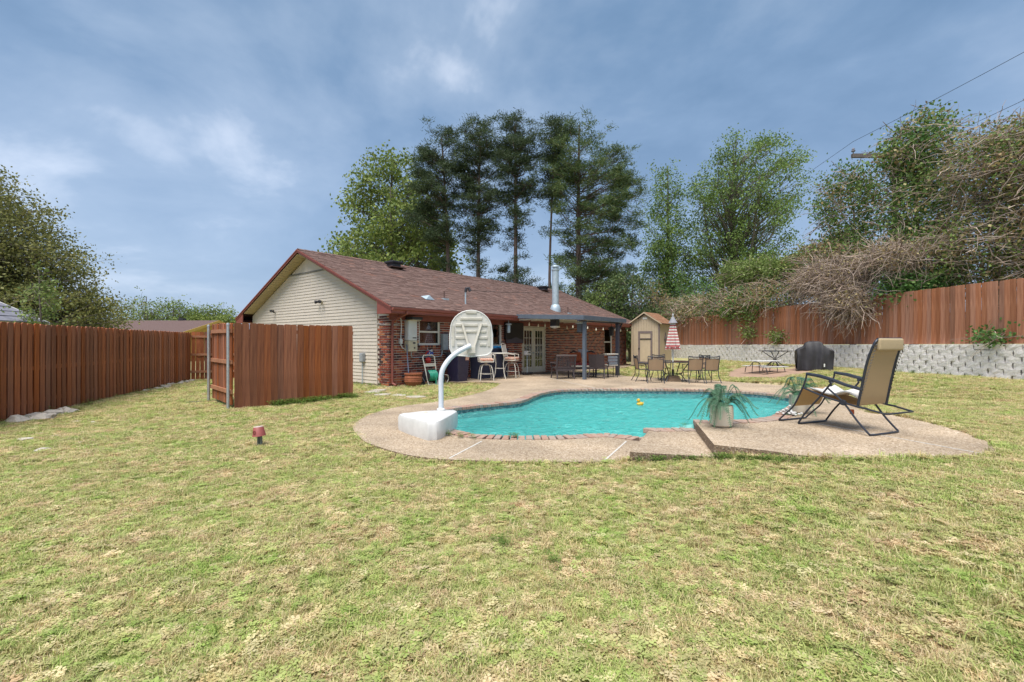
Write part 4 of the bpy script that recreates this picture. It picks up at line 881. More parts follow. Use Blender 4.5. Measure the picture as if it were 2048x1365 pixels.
# bar height chairs and table
def bar_chair(label, loc, rotz):
    t = thing('bar_chair', label, 'chair', loc, rotz, 'white bar chairs')
    for sx in (-1, 1):
        for sy in (-1, 1): MB().tube([(sx*.10,sy*.10,.60),(sx*.17,sy*.17,.55),(sx*.21,sy*.21,.40),(sx*.25,sy*.25,.02)],.016,8).build('leg', M_lt, t, True)
    MB().tube([(.225*math.cos(a),.225*math.sin(a),.26) for a in np.linspace(0,2*math.pi,21)],.012,6,False).build('foot_ring', M_lt, t, True)
    MB().lathe([(.11,.58),(.12,.60),(.05,.64),(.05,.68)],14).build('swivel', M_lt, t)
    MB().tube([(-.24,-.24,.70),(.24,-.24,.70),(.25,.22,.70),(-.25,.22,.70),(-.24,-.24,.70)],.016,8,False).build('seat_frame', M_lt, t)
    MB().box(-.25,.25,-.25,.23,.715,.83).build('cushion', M_floral, t, bevel=.05, seg=3, smooth=True)
    for s in (-1, 1):
        MB().tube([(s*.25,.20,.70),(s*.26,.28,.95),(s*.25,.36,1.34)],.015,8).build('back_post', M_lt, t, True)
        MB().tube([(s*.26,.27,.97),(s*.29,.0,.96),(s*.28,-.2,.93),(s*.25,-.22,.70)],.014,8).build('armrest', M_lt, t, True)
    MB().add([(-.24,.27,.84),(.24,.27,.84),(.235,.355,1.32),(-.235,.355,1.32),(0,.30,.84),(0,.40,1.32)],[(0,4,5,3),(4,1,2,5)]).build('back_sling', M_slw, t)
    MB().tube([(-.25,.36,1.34),(0,.39,1.38),(.25,.36,1.34)],.015,8).build('top_rail', M_lt, t, True)
    return t
ch1 = bar_chair('pale metal bar chair with floral cushion next to the navy bin', (*hw(3.45,1.15)[:2],.05), HROT+R(-38))
dup(ch1, (*hw(5.15,1.0)[:2],.05), HROT+R(22), 'pale metal bar chair with floral cushion next to the french doors')
t = thing('bar_table', 'small round white bar table between the two floral cushioned chairs', 'table', (*hw(4.35,1.05)[:2],.05))
MB().lathe([(.0,.98),(.36,.98),(.375,.99),(.375,1.005),(.36,1.015),(0,1.015)],28).build('tabletop', M_lt, t, True)
for k in range(4):
    a = math.pi/4+k*math.pi/2; MB().tube([(.26*math.cos(a),.26*math.sin(a),.98),(.20*math.cos(a),.20*math.sin(a),.6),(.24*math.cos(a),.24*math.sin(a),.25),(.33*math.cos(a),.33*math.sin(a),.01)],.015,8).build('leg', M_lt, t, True)
MB().tube([(.21*math.cos(a),.21*math.sin(a),.42) for a in np.linspace(0,2*math.pi,17)],.011,6,False).build('ring', M_lt, t, True)
t = thing('blue_towel', 'bright blue towel bundle hung over the dark boxes at the window', 'towel', hw(5.1,.35,1.27), HROT)
tb = MB()
for i in range(9):
    for s_, dy in ((1,-.06),(-1,.06)): pass
tb.tube([(-.5+.1*i,-.02+.03*math.sin(i*1.7),.02*math.sin(i*2.3)) for i in range(9)],[.03,.055,.06,.05,.06,.055,.05,.06,.03],10); tb.tube([(-.25,-.05,-.02),(-.15,-.09,-.09),(.0,-.08,-.07),(.1,-.05,-.03)],.03,8); tb.build('cloth', M_bluecloth, t, True)
t = thing('patio_storage_box', 'dark blue storage box below the large window behind the bar table', 'storage box', (*hw(4.6,.33)[:2],.03), HROT)
MB().box(-.85,.85,-.22,.25,0,1.15).build('body', mat('darkblue_box',(.022,.028,.06),(.03,.036,.07),5), t, bevel=.02); MB().box(-.88,.88,-.25,.26,1.15,1.2).build('lid', mat('darkblue_lid',(.03,.036,.07)), t, bevel=.01); MB().box(-.1,.1,-.235,-.22,.9,1.02).build('latch', M_galv, t)
t = thing('post_grill', 'small white box on a thin pole with black wheeled base beside the door', 'stand', (*hw(6.78,.55)[:2],.05), HROT)
MB().box(-.25,.25,-.17,.17,.05,.12).build('base', M_black, t, bevel=.03); MB().tube([(0,0,.12),(0,0,.86)],.022,8).build('pole', M_galv, t); MB().box(-.15,.15,-.10,.1,.86,1.05).build('head', M_wplas, t, bevel=.04, seg=3); MB().box(-.10,.10,-.112,-.098,.96,.99).build('slot', M_black, t)
for s in (-1, 1): MB().lathe([(.02,0),(.06,0),(.06,.03),(.02,.03)],12).build('wheel', M_black, t, loc=(s*.25,.0,.06)).rotation_euler=(0,R(90*s),0)
# under the patio cover
t = thing('string_lights', 'string of round patio bulbs looped under the eave and patio cover', 'string lights', hw(6.0,0,0), HROT)
sp_ = [(-.2,-1.0,2.36),(.9,-1.05,2.26),(2.0,-1.0,2.33),(3.2,-1.05,2.24),(4.4,-1.0,2.34),(6.2,-.95,2.22),(8.0,-.8,2.30),(9.6,-.7,2.24),(11.2,-.7,2.34)]
MB().tube(catmull(sp_, 5),.008,5).build('cord', M_wire, t)
for i, p in enumerate(catmull(sp_, 2)[1::1]):
    b_ = MB().lathe([(.014,0),(.016,-.05),(.03,-.08),(.036,-.11),(.028,-.14),(0,-.155)],12,tuple(p)).build('bulb', M_bulb, t, True)
t = thing('ceiling_fixture', 'black box light with white dome under the patio cover beside the front post', 'light', (*hw(6.6,2.1)[:2],2.05), HROT)
MB().box(-.14,.14,-.14,.14,.08,.36).build('housing', M_black, t, bevel=.01); MB().lathe([(.20,.08),(.19,.04),(.12,.0),(0,-.02)],18).build('dome', M_wplas, t, True)
t = thing('speaker_box', 'slate blue outdoor speaker hung beside the slate patio post', 'speaker', (*hw(6.62,3.3)[:2],1.86), HROT)
MB().box(-.13,.13,-.10,.1,0,.34).build('cabinet', M_pgrey, t, bevel=.015); MB().box(-.11,.11,-.115,-.1,.04,.32).build('grille', M_pdark, t); MB().lathe([(.2,.34),(.21,.37),(.1,.40)],14).build('cap', M_galv, t, True)
t = thing('eave_lantern', 'black lantern hanging at the far corner of the patio cover', 'lantern', (*hw(9.25,3.3)[:2],1.75), HROT)
MB().box(-.08,.08,-.08,.08,.0,.3).build('cage', M_black, t, bevel=.02); MB().lathe([(.17,.30),(.12,.36),(.02,.42)],12).build('cap', M_black, t); MB().tube([(0,0,.42),(0,0,.56)],.01,6).build('hook', M_black, t)
def slat_chair(loc, rotz):
    t = thing('slat_chair', 'dark wide slat back patio armchair under the patio cover', 'chair', loc, rotz)
    for s in (-1, 1):
        MB().tube([(s*.33,-.30,.42),(s*.36,-.38,.02)],.028,8).build('leg', M_wick, t); MB().tube([(s*.33,.28,.42),(s*.34,.36,.02)],.028,8).build('leg', M_wick, t)
        MB().box(s*.39-.04,s*.39+.04,-.36,.34,.60,.64).build('armrest', M_wick, t, bevel=.01); MB().bar((s*.37,-.34,.42),(s*.37,-.34,.6),.05,.05).build('arm_post', M_wick, t)
        MB().bar((s*.37,.30,.35),(s*.37,.44,.92),.05,.05).build('back_post', M_wick, t)
    for k in range(12): xx = -.325+.65*k/11; MB().bar((xx,.30,.36),(xx,.43,.89),.034,.016,(0,1,0)).build('slat', M_wick, t)
    MB().bar((-.4,.445,.92),(.4,.445,.92),.05,.06).build('top_rail', mat('greybrown_rail',(.12,.09,.085)), t); MB().bar((-.37,.30,.36),(.37,.30,.36),.05,.06).build('bottom_rail', M_wick, t)
    MB().box(-.36,.36,-.36,.30,.40,.45).build('seat', M_wick, t, bevel=.01); return t
slat_chair((1.98,17.9,.05), R(12)+math.pi)
t = thing('loveseat', 'dark framed loveseat with orange cushions and lavender throw by the brick wall', 'sofa', (3.15,20.6,.05), R(-8))
MB().box(-.66,.66,-.35,.36,.24,.36).build('seat_frame', M_wick, t, bevel=.02)
for s in (-1, 1):
    for sy in (-.3,.32): MB().tube([(s*.6,sy,.24),(s*.62,sy,.0)],.025,8).build('leg', M_wick, t)
    MB().box(s*.66-.05,s*.66+.05,-.35,.36,.36,.62).build('arm', M_wick, t, bevel=.02)
    MB().box(s*.31-.29,s*.31+.29,-.36,.2,.362,.50).build('seat_cushion', mat('red_cushion',(.36,.05,.04)), t, bevel=.05, seg=3, smooth=True)
    c_ = MB().box(-.29,.29,-.09,.09,0,.46).build('back_cushion', M_orange, t, bevel=.07, seg=3, smooth=True, loc=(s*.31,.16,.50)); c_.rotation_euler=(R(-14),R(6*s),0)
    MB().tube([(s*.55,.36,.4),(s*.56,.40,.92),(s*.4,.40,1.02),(s*.22,.40,.96),(s*.15,.40,.7)],.04,8).build('back_hoop', M_wick, t, True)
th_ = MB().add([(-.22,.28,.72),(.28,.28,.72),(.25,.44,1.08),(-.18,.44,1.10),(.22,.52,.75),(-.2,.52,.75)],[(0,1,2,3),(3,2,4,5)]).build('throw', M_lav, t)
t = thing('coffee_table', 'low patio table with pale top and black legs before the orange loveseat', 'table', (2.95,18.75,.05), R(-8))
MB().box(-.52,.52,-.28,.28,.42,.47).build('tabletop', mat('pale_stone_top',(.55,.50,.42),(.48,.43,.36),9), t, bevel=.008)
for sx in (-.46,.46):
    for sy in (-.23,.23): MB().box(sx-.02,sx+.02,sy-.02,sy+.02,0,.42).build('leg', M_black, t)
MB().box(-.46,.46,-.23,.23,.12,.14).build('shelf', M_black, t)
t = thing('wicker_chair', 'dark brown sling patio chair turned toward the orange loveseat', 'chair', (3.42,18.15,.05), R(155))
for s in (-1, 1):
    MB().tube([(s*.28,-.26,.42),(s*.31,-.36,.0)],.022,8).build('leg', M_wick, t); MB().tube([(s*.28,.24,.42),(s*.32,.40,.0)],.022,8).build('leg', M_wick, t)
    MB().tube([(s*.29,.24,.40),(s*.29,.40,.97)],.022,8).build('back_post', M_wick, t); MB().tube([(s*.30,.30,.62),(s*.33,-.28,.62),(s*.30,-.30,.42)],.02,8).build('armrest', M_wick, t, True)
MB().box(-.29,.29,-.28,.28,.38,.43).build('seat', M_wick, t, bevel=.015)
MB().add([(-.28,.25,.40),(.28,.25,.40),(.28,.41,.95),(-.28,.41,.95),(0,.29,.40),(0,.45,.95)],[(0,4,5,3),(4,1,2,5)]).build('back', M_wick, t)
t = thing('utility_chair', 'small grey metal chair with pale seat next to the dark patio post', 'chair', (3.98,18.6,.05), R(190))
for sx in (-.2,.2):
    for sy in (-.2,.2): MB().tube([(sx,sy,.48),(sx*1.05,sy*1.05,0)],.014,6).build('leg', M_black, t)
    MB().tube([(sx,.2,.48),(sx,.24,.90)],.014,6).build('back_post', M_black, t)
MB().box(-.23,.23,-.23,.23,.48,.53).build('seat', M_lt, t, bevel=.012)
for z_ in (.58,.70,.82): MB().box(-.2,.2,.225,.245,z_-.05,z_+.05).build('back_slat', mat('bluegrey_slat',(.16,.18,.21)), t)
MB().box(-.24,.24,-.2,.25,.93,.96).build('tray', M_lt, t, bevel=.01)
t = thing('door_mat', 'dark mat in front of the french doors', 'mat', (*hw(8.0,.62)[:2],.058), HROT); MB().box(-.6,.6,-.28,.3,0,.018).build('pile', mat('mat_fibre',(.07,.06,.055),(.05,.045,.04),50), t)
# ---------------------------------------------------------------- dining set
def din_chair(label, loc, rotz):
    t = thing('dining_chair', label, 'chair', loc, rotz, 'sling dining chairs around the umbrella table')
    for s in (-1, 1):
        MB().tube([(s*.26,.23,.93),(s*.255,.20,.70),(s*.25,.16,.44),(s*.255,.17,.25),(s*.28,.30,.0)],.014,8).build('back_leg', M_iron, t, True)
        MB().tube([(s*.25,-.22,.43),(s*.24,-.20,.30),(s*.26,-.27,.0)],.014,8).build('front_leg', M_iron, t, True)
        MB().tube([(s*.255,.19,.66),(s*.29,.0,.66),(s*.29,-.18,.64),(s*.26,-.22,.55),(s*.25,-.22,.43)],.012,8).build('armrest', M_iron, t, True)
    MB().tube([(-.26,.23,.93),(-.13,.245,.905),(0,.25,.90),(.13,.245,.905),(.26,.23,.93)],.016,8).build('top_rail', M_iron, t, True)
    for k in range(9): xx = -.21+.42*k/8; MB().tube([(xx,.245,.90),(xx,.235,.83)],.007,5).build('spindle', M_iron, t)
    MB().tube([(-.255,.225,.83),(.255,.225,.83)],.012,6).build('mid_rail', M_iron, t)
    MB().add([(-.245,.145,.45),(.245,.145,.45),(.245,.22,.83),(-.245,.22,.83),(0,.175,.45),(0,.245,.83)],[(0,4,5,3),(4,1,2,5)]).build('back_sling', M_sling, t)
    MB().tube([(-.25,-.22,.43),(.25,-.22,.43),(.25,.16,.44),(-.25,.16,.44),(-.25,-.22,.43)],.014,6,False).build('seat_frame', M_iron, t)
    MB().add([(-.24,-.21,.435),(.24,-.21,.435),(.24,.15,.445),(-.24,.15,.445),(0,-.21,.42),(0,.15,.42)],[(0,4,5,3),(4,1,2,5)]).build('seat_sling', M_sling, t)
    return t
TC = (5.86,16.75)
zg = lambda x, y: .062
lab = ['tan sling dining chair on the house side of the umbrella table','tan sling dining chair nearest the patio posts, its back to the pool','tan sling dining chair on the shed side of the umbrella table','tan sling dining chair between umbrella stem and the table edge, back to the pool','tan sling dining chair farthest from the house, back to the pool','tan sling dining chair on the fence side of the umbrella table']
# local -y is the front of a chair ; rotation turns that front toward the table
pos = [(4.72,16.75),(4.98,16.02),(5.72,17.62),(6.28,15.98),(6.85,16.0),(7.05,17.25)]
off = [0, R(-14), R(6), R(8), R(22), R(-8)]
first = None
for k, (x_, y_) in enumerate(pos):
    a = math.atan2(TC[1]-y_, TC[0]-x_)+math.pi/2
    if k in (1, 3, 4): a = math.pi+{1: R(-10), 3: R(6), 4: R(10)}[k]
    if first is None: first = din_chair(lab[k], (x_, y_, zg(x_, y_)), a+off[k]*0)
    else: dup(first, (x_, y_, zg(x_, y_)), a, lab[k])
t = thing('dining_table', 'round dark glass topped patio table under the closed striped umbrella', 'table', (*TC, .062))
MB().lathe([(.0,.70),(.66,.70),(.66,.712),(0,.712)],36).build('glass_top', glass_mat('table_glass',(.25,.3,.32),.15), t); MB().tube([(.67*math.cos(a),.67*math.sin(a),.705) for a in np.linspace(0,2*math.pi,33)],.018,8,False).build('rim', M_iron, t, True)
for k in range(4):
    a = math.pi/4+k*math.pi/2; c_, s_ = math.cos(a), math.sin(a); MB().tube([(.60*c_,.60*s_,.69),(.42*c_,.42*s_,.45),(.30*c_,.30*s_,.25),(.52*c_,.52*s_,.0)],.018,8).build('leg', M_iron, t, True)
MB().tube([(.31*math.cos(a),.31*math.sin(a),.26) for a in np.linspace(0,2*math.pi,17)],.012,6,False).build('stretcher_ring', M_iron, t)
t = thing('umbrella_base', 'square brown umbrella base under the patio table', 'umbrella base', (*TC, .062)); MB().add([(-.24,-.24,0),(.24,-.24,0),(.24,.24,0),(-.24,.24,0),(-.17,-.17,.2),(.17,-.17,.2),(.17,.17,.2),(-.17,.17,.2)],[(3,2,1,0),(4,5,6,7),(0,1,5,4),(1,2,6,5),(2,3,7,6),(3,0,4,7)]).build('weight', mat('brown_resin',(.30,.20,.12)), t, bevel=.02); MB().lathe([(.04,.2),(.04,.42)],12).build('socket', M_black, t)
t = thing('patio_umbrella', 'closed red and white striped patio umbrella standing in the table', 'umbrella', (*TC, .0))
MB().tube([(0,0,.25),(0,0,2.44)],.02,10).build('pole', M_wplas, t); MB().lathe([(.035,0),(.03,.05),(.0,.09)],10,(0,0,2.44)).build('finial', mat('grey_finial',(.4,.4,.42)), t)
def ustripe():
    m = bpy.data.materials.new('striped_canvas'); m.use_nodes = True; tt = m.node_tree; N = tt.nodes; p = N['Principled BSDF']; p.inputs['Roughness'].default_value = .9
    co = N.new('ShaderNodeTexCoord'); sx = N.new('ShaderNodeSeparateXYZ'); tt.links.new(co.outputs['Object'], sx.inputs[0])
    mu = N.new('ShaderNodeMath'); mu.operation = 'MULTIPLY'; mu.inputs[1].default_value = 9.5; tt.links.new(sx.outputs[2], mu.inputs[0])
    fr = N.new('ShaderNodeMath'); fr.operation = 'FRACT'; tt.links.new(mu.outputs[0], fr.inputs[0]); gt_ = N.new('ShaderNodeMath'); gt_.operation = 'GREATER_THAN'; gt_.inputs[1].default_value = .5; tt.links.new(fr.outputs[0], gt_.inputs[0])
    mx = N.new('ShaderNodeMixRGB'); mx.inputs[1].default_value = (.62,.60,.56,1); mx.inputs[2].default_value = (.40,.10,.10,1); tt.links.new(gt_.outputs[0], mx.inputs[0]); tt.links.new(mx.outputs[0], p.inputs['Base Color']); return m
NF = 8; cv = []; cf = []
prof_u = [(.055,2.30),(.10,2.05),(.15,1.80),(.20,1.55),(.245,1.32),(.25,1.24)]
for r_, z_ in prof_u:
    for k in range(NF*2): a = math.pi*k/NF; q = r_*(1.12 if k % 2 == 0 else .62); cv.append((q*math.cos(a), q*math.sin(a), z_+(-.05 if k % 2 == 0 and z_ < 1.4 else 0)))
n2 = NF*2
for i in range(len(prof_u)-1):
    for k in range(n2): cf.append((i*n2+k, i*n2+(k+1) % n2, (i+1)*n2+(k+1) % n2, (i+1)*n2+k))
MB().add(cv, cf).build('canopy', ustripe(), t, True); MB().lathe([(.16,2.17),(.10,2.28),(.04,2.40)],14,cap=False).build('vent_cap', mat('grey_canvas',(.27,.27,.30)), t, True)
for k in range(NF): a = 2*math.pi*k/NF; MB().tube([(.03*math.cos(a),.03*math.sin(a),2.25),(.26*math.cos(a),.26*math.sin(a),1.22)],.007,5).build('rib', M_wplas, t)
MB().lathe([(.24,1.34),(.25,1.30),(.24,1.27)],16,cap=False).build('tie_strap', mat('red_canvas',(.40,.10,.10)), t)
# ---------------------------------------------------------------- basketball goal
def goal():
    zb = .05
    t = thing('basketball_goal', 'white poolside basketball goal with curved pole and back of a ribbed backboard', 'basketball goal', (-1.30,7.25,zb))
    tri = [(-.66,.10),(-.60,.28),(.28,.62),(.42,.55),(.44,.35),(.28,-.62),(.12,-.76),(-.02,-.70)]
    tri = [(.16+(x-.16)*.80, .24+(y-.24)*.84) for x, y in tri]
    b = MB(); n_ = len(tri); V = []; c0 = np.mean(tri, 0)
    for (s_, z_) in ((.985,0),(1,.05),(1,.22),(.96,.265),(.86,.285)): V += [(c0[0]+(x-c0[0])*s_, c0[1]+(y-c0[1])*s_, z_-.012*(z_ > .2)*(x < -.3)) for x, y in catmull(tri,3,True)]
    m_ = n_*3; b.add(V, [tuple(range(m_-1,-1,-1)), tuple(4*m_+k for k in range(m_))]+[(i*m_+k, i*m_+(k+1) % m_, (i+1)*m_+(k+1) % m_, (i+1)*m_+k) for i in range(4) for k in range(m_)])
    b.build('base', M_wplas, t, True); MB().lathe([(.03,0),(.03,.012),(.01,.02)],10,(-.10,.22,.272)).build('filler_cap', M_beige, t)
    px_, py_ = .12, .40
    pth = catmull([(px_,py_,.2),(px_,py_,.55),(px_,py_,.82),(px_+.03,py_+.02,.98),(px_+.13,py_+.08,1.14),(px_+.27,py_+.17,1.26),(px_+.46,py_+.28,1.36)],4)
    MB().tube(pth,.042,14).build('pole', mat('pole_white',(.60,.64,.70),(.56,.60,.66),5,rough=.35), t, True); MB().lathe([(.07,.27),(.07,.31),(.05,.33)],14,(px_,py_,0)).build('pole_collar', M_wplas, t)
    bx_, by_ = px_+.47, py_+.36                       # backboard, slightly turned; we look at its back
    bb = MB(); out = []
    for a in np.linspace(0, math.pi, 15): out.append((.36*math.cos(a), .36*math.sin(a)*.92+.40))
    out += [(-.375,.30),(-.375,.06),(-.34,-.02),(-.27,-.06),(0,-.085),(.27,-.06),(.34,-.02),(.375,.06),(.375,.30)]
    Mb = Matrix.Translation((bx_,by_,1.25)) @ Matrix.Rotation(R(8),4,'Z')
    bb.prism(out, -.012, .012, lambda a,b_,h: Mb @ Vector((a,h,b_))); board = bb.build('backboard', mat('board_white',(.60,.59,.56),(.55,.54,.51),5,rough=.5), t, bevel=.006)
    MB().tube([Mb @ Vector((a*.985,-.012,b_*.985+.004)) for a, b_ in out+out[:1]],.012,6,False).build('rim_bead', M_wplas, board, True)
    Mr = mat('board_rib',(.54,.52,.46))
    for (xa, xb, z_) in ((-.09,.09,.69),(-.19,.19,.58),(-.27,-.17,.47),(-.12,.11,.47),(.17,.28,.47),(-.26,-.14,.36),(-.1,.09,.36),(.14,.26,.36),(-.27,-.1,.25),(.12,.28,.25),(-.24,-.14,.13),(.15,.26,.13)):
        r_ = MB(); r_.add([Mb @ Vector(p) for p in ((xa,-.012,z_-.03),(xb,-.012,z_-.03),(xb,-.03,z_-.018),(xa,-.03,z_-.018),(xb,-.03,z_+.014),(xa,-.03,z_+.014),(xb,-.012,z_+.022),(xa,-.012,z_+.022))],[(0,1,2,3),(3,2,4,5),(5,4,6,7)]); r_.build('rib', Mr, board)
    for s in (-1, 1): MB().box(s*.31-.02,s*.31+.02,-.028,-.011,.10,.46,Mb).build('rib', Mr, board)
    for (xa, z_) in ((-.17,.65),(.17,.65),(-.26,.55),(.26,.55),(-.335,.45),(.335,.45),(-.335,.25),(.335,.25)): MB().lathe([(.008,0),(.006,.006)],8).build('bolt', M_galv, board, loc=tuple(Mb @ Vector((xa,-.012,z_)))).rotation_euler=(R(90),0,0)
    for s in (-1, 1): MB().bar(Mb @ Vector((s*.165+.01,-.03,.50)), Mb @ Vector((s*.035,-.06,.06)),.035,.03,(0,1,0)).build('bracket_arm', M_lt, t)
    MB().box(-.07,.07,-.075,-.03,-.02,.1,Mb).build('bracket_plate', M_lt, t, bevel=.005)
    MB().tube([Mb @ Vector((.19*math.cos(a),.012+.26+.19*math.sin(a),.08)) for a in np.linspace(0,2*math.pi,25)],.009,6,False).build('hoop', mat('hoop_orange',(.5,.15,.04)), t, True)
    MB().bar(Mb @ Vector((0,.01,.08)), Mb @ Vector((0,.075,.08)),.1,.02).build('hoop_bracket', mat('hoop_orange2',(.5,.15,.04)), t)
goal()
# ---------------------------------------------------------------- lounger on the raised deck
def lounger():
    P0 = Vector((4.49,5.78,.29)); fw = Vector((-.40,.917,0)); wd_ = Vector((.917,.40,0)); ang = math.atan2(-.40*-1, .917)
    t = thing('zero_gravity_lounger', 'tan sling reclining lounger with dark metal frame on the raised deck', 'lounger', tuple(P0), math.atan2(wd_.y, wd_.x))
    W = .62; q = lambda u, z, w_=0: Vector((w_, u, z))    # local x = width, local y = forward
    for w_ in (0, W):
        MB().tube(catmull([q(.0,.02,w_),q(.14,.17,w_),q(.31,.39,w_),q(.50,.55,w_)],3),.013,8).build('rear_leg', M_iron, t, True)
        MB().tube(catmull([q(.92,.02,w_),q(.80,.20,w_),q(.62,.42,w_),q(.47,.62,w_)],3),.013,8).build('front_leg', M_iron, t, True)
        MB().tube(catmull([q(1.22,.02,w_),q(1.10,.14,w_),q(.98,.27,w_),q(.855,.535,w_),q(.815,.64,w_),q(.795,.73,w_)],3),.012,8).build('footrest_frame', M_iron, t, True)
        MB().tube(catmull([q(.86,.54,w_),q(.60,.45,w_),q(.31,.385,w_),q(.13,.35,w_),q(.02,.34,w_)],3),.013,8).build('seat_rail', M_iron, t, True)
        MB().tube(catmull([q(.135,.345,w_),q(.09,.60,w_),q(.02,.95,w_),q(-.05,1.17,w_+(.02 if w_ == 0 else -.02)),q(-.062,1.215,w_+(.07 if w_ == 0 else -.07))],4),.016,8).build('back_frame', M_iron, t, True)
        MB().tube([q(.80,.735,w_),q(.62,.715,w_),q(.45,.675,w_),q(.28,.62,w_),q(.08,.575,w_)],[.02,.025,.024,.022,.02],8).build('armrest', M_iron, t, True)
        MB().lathe([(.035,-.02),(.04,0),(.035,.02)],12).build('hub', M_iron, t, loc=tuple(q(.31,.385,w_))).rotation_euler=(0,R(90),0)
        MB().lathe([(.022,-.03),(.022,.03)],8).build('lock_knob', M_iron, t, loc=tuple(q(.46,.65,w_))).rotation_euler=(0,R(90),0)
        lace = MB()
        for k in range(20): f = k/19; u = .135-.20*f; lace.tube([q(u-.004,.40+.74*f,w_),q(u-.012,.42+.74*f,w_+(.03 if w_ == 0 else -.03))],.005,4)
        lace.build('lacing', M_black, t)
    for (u, z) in ((.0,.015),(.92,.015),(1.22,.015)): MB().tube([q(u,z,0),q(u-.02,z,.05),q(u-.02,z,W-.05),q(u,z,W)],.013,8).build('base_bar', M_iron, t, True)
    MB().tube([q(.05,.34,0),q(-.16,.30,.02),q(-.19,.30,.06),q(-.19,.30,W-.06),q(-.16,.30,W-.02),q(.05,.34,W)],.012,8).build('rear_loop', M_iron, t, True)
    MB().tube([q(-.062,1.22,.06),q(-.062,1.225,W-.06)],.016,8).build('top_bar', M_iron, t)
    def sling(name, path, m, inset=.03, sag=.0, th=.008):
        mb = MB(); n_ = len(path)
        for i, (u, z) in enumerate(path):
            for j in range(7): f = j/6; mb.v.append(tuple(q(u, z-sag*math.sin(math.pi*f)*math.sin(math.pi*i/(n_-1)), inset+(W-2*inset)*f)))
        for i in range(n_-1):
            for j in range(6): a = i*7+j; mb.f.append((a, a+1, a+8, a+7))
        return mb.build(name, m, t, True)
    Ms = mat('lounger_sling', (.44,.31,.17), (.40,.28,.15), 70, rough=.85, trans=.35)
    sling('back_sling', [(.13,.375),(.10,.55),(.065,.75),(.02,.95),(-.03,1.12),(-.055,1.20)], Ms)
    sling('seat_sling', [(.13,.365),(.31,.37),(.5,.40),(.7,.46),(.86,.525)], Ms, .03, .03)
    sling('footrest_sling', [(.87,.525),(.92,.42),(.97,.30),(1.0,.25)], mat('footrest_sling',(.45,.27,.11),(.40,.24,.1),60,rough=.85,trans=.4))  # more orange than the other slings: light on the cloth put into its colour
    MB().box(.05,W-.05,-.075,-.02,1.075,1.23,Matrix.Translation((0,-.02,0))).build('headrest_pillow', mat('pillow_tan',(.40,.31,.19),(.36,.28,.17),50,rough=.9), t, bevel=.03, seg=3, smooth=True)
    MB().box(.05,.08,.22,.26,.24,.30).build('hang_tag', M_orange, t)
    tw = thing('white_towel', 'white towel bunched on the seat of the tan lounger', 'towel', tuple(P0), math.atan2(wd_.y, wd_.x))
    tm = MB(); N1 = 12
    for i in range(N1+1):
        for j in range(9):
            f = i/N1; g_ = j/8; u = .16+.62*f; w_ = .04+(W-.08)*g_
            z = .385+.11*f*f+.10*math.exp(-((f-.25)/.3)**2)*(1-.3*abs(g_-.5))+.02*math.sin(9*f+5*g_)+.012*math.sin(17*g_+3*f)
            tm.v.append(tuple(q(u, z+.02, w_)))
    for i in range(N1):
        for j in range(8): a = i*9+j; tm.f.append((a, a+1, a+10, a+9))
    o = tm.build('towel', mat('white_terry',(.68,.66,.63),(.62,.60,.57),40,rough=.95,bump=.3), tw, True)
    o.modifiers.new('thick','SOLIDIFY').thickness = .02
lounger()
# ---------------------------------------------------------------- ferns in pots
def fern(label, loc, seed, s=1.0):
    rn = random.Random(seed); t = thing('potted_fern', label, 'potted plant', loc, 0, 'potted ferns by the pool')
    MB().lathe([(.115*s,0),(.15*s,.03*s),(.165*s,.16*s),(.16*s,.31*s),(.150*s,.325*s),(.14*s,.31*s),(.14*s,.28*s),(0,.27*s)],28).build('pot', M_pot, t, True)
    MB().lathe([(.139*s,.283*s),(0,.30*s)],16,cap=False).build('soil', mat('potting_soil',(.03,.022,.018)), t)
    for k in range(34):
        a = rn.uniform(0, 2*math.pi); L_ = rn.uniform(.24,.50)*s; up_ = rn.uniform(.10,.30)*s; dr = rn.uniform(.05,.42)*s; mb = MB()
        if k % 5 == 0: up_ = .36*s; L_ *= .6; dr *= .3
        ca, sa = math.cos(a), math.sin(a); pts = []
        for i in range(13):
            f = i/12; r_ = .04*s+L_*f; z = .29*s+up_*math.sin(math.pi*min(1, f*1.15)*.8)-dr*f*f*.9; pts.append(Vector((ca*r_, sa*r_, z)))
        mb.tube(pts,.0035*s,4,False)
        sd = Vector((-sa, ca, 0))
        for i in range(1, 30):
            f = i/30; p = pts[int(f*12)].lerp(pts[min(12,int(f*12)+1)], f*12-int(f*12)); l = .050*s*math.sin(math.pi*(.12+.86*f))**.7+.006
            dv = (pts[min(12,int(f*12)+1)]-pts[int(f*12)]).normalized()
            for sg in (-1, 1):
                e = sd*sg*l+dv*l*.35+Vector((0,0,-.012)); mb.add([p-dv*.004*s, p+e*.5-dv*.0055*s, p+e, p+e*.5+dv*.006*s, p+dv*.004*s],[(0,1,2,3,4)])
        mb.build('frond', M_fern, t)
    return t
fern('potted fern in a cream pot at the top corner of the deck step', (2.93,6.43,.292), 3, .93)
fern('potted fern in a cream pot half hidden behind the tan lounger', (4.82,7.72,float(Dz(4.8,7.7))+.003), 11, .93)
t = thing('white_flowers', 'small clump of white blossoms on the coping beside the hidden fern pot', 'flowers', (4.48,7.42,.30))
fl_ = MB(); lf_ = MB(); rn = random.Random(2)
for k in range(34):
    x_, y_, z_ = rn.gauss(.03,.06), rn.gauss(0,.05), abs(rn.gauss(0,.035)); fl_.lathe([(0,z_),(.022,z_+.012),(.018,z_+.026),(0,z_+.03)],7,(x_,y_,0))
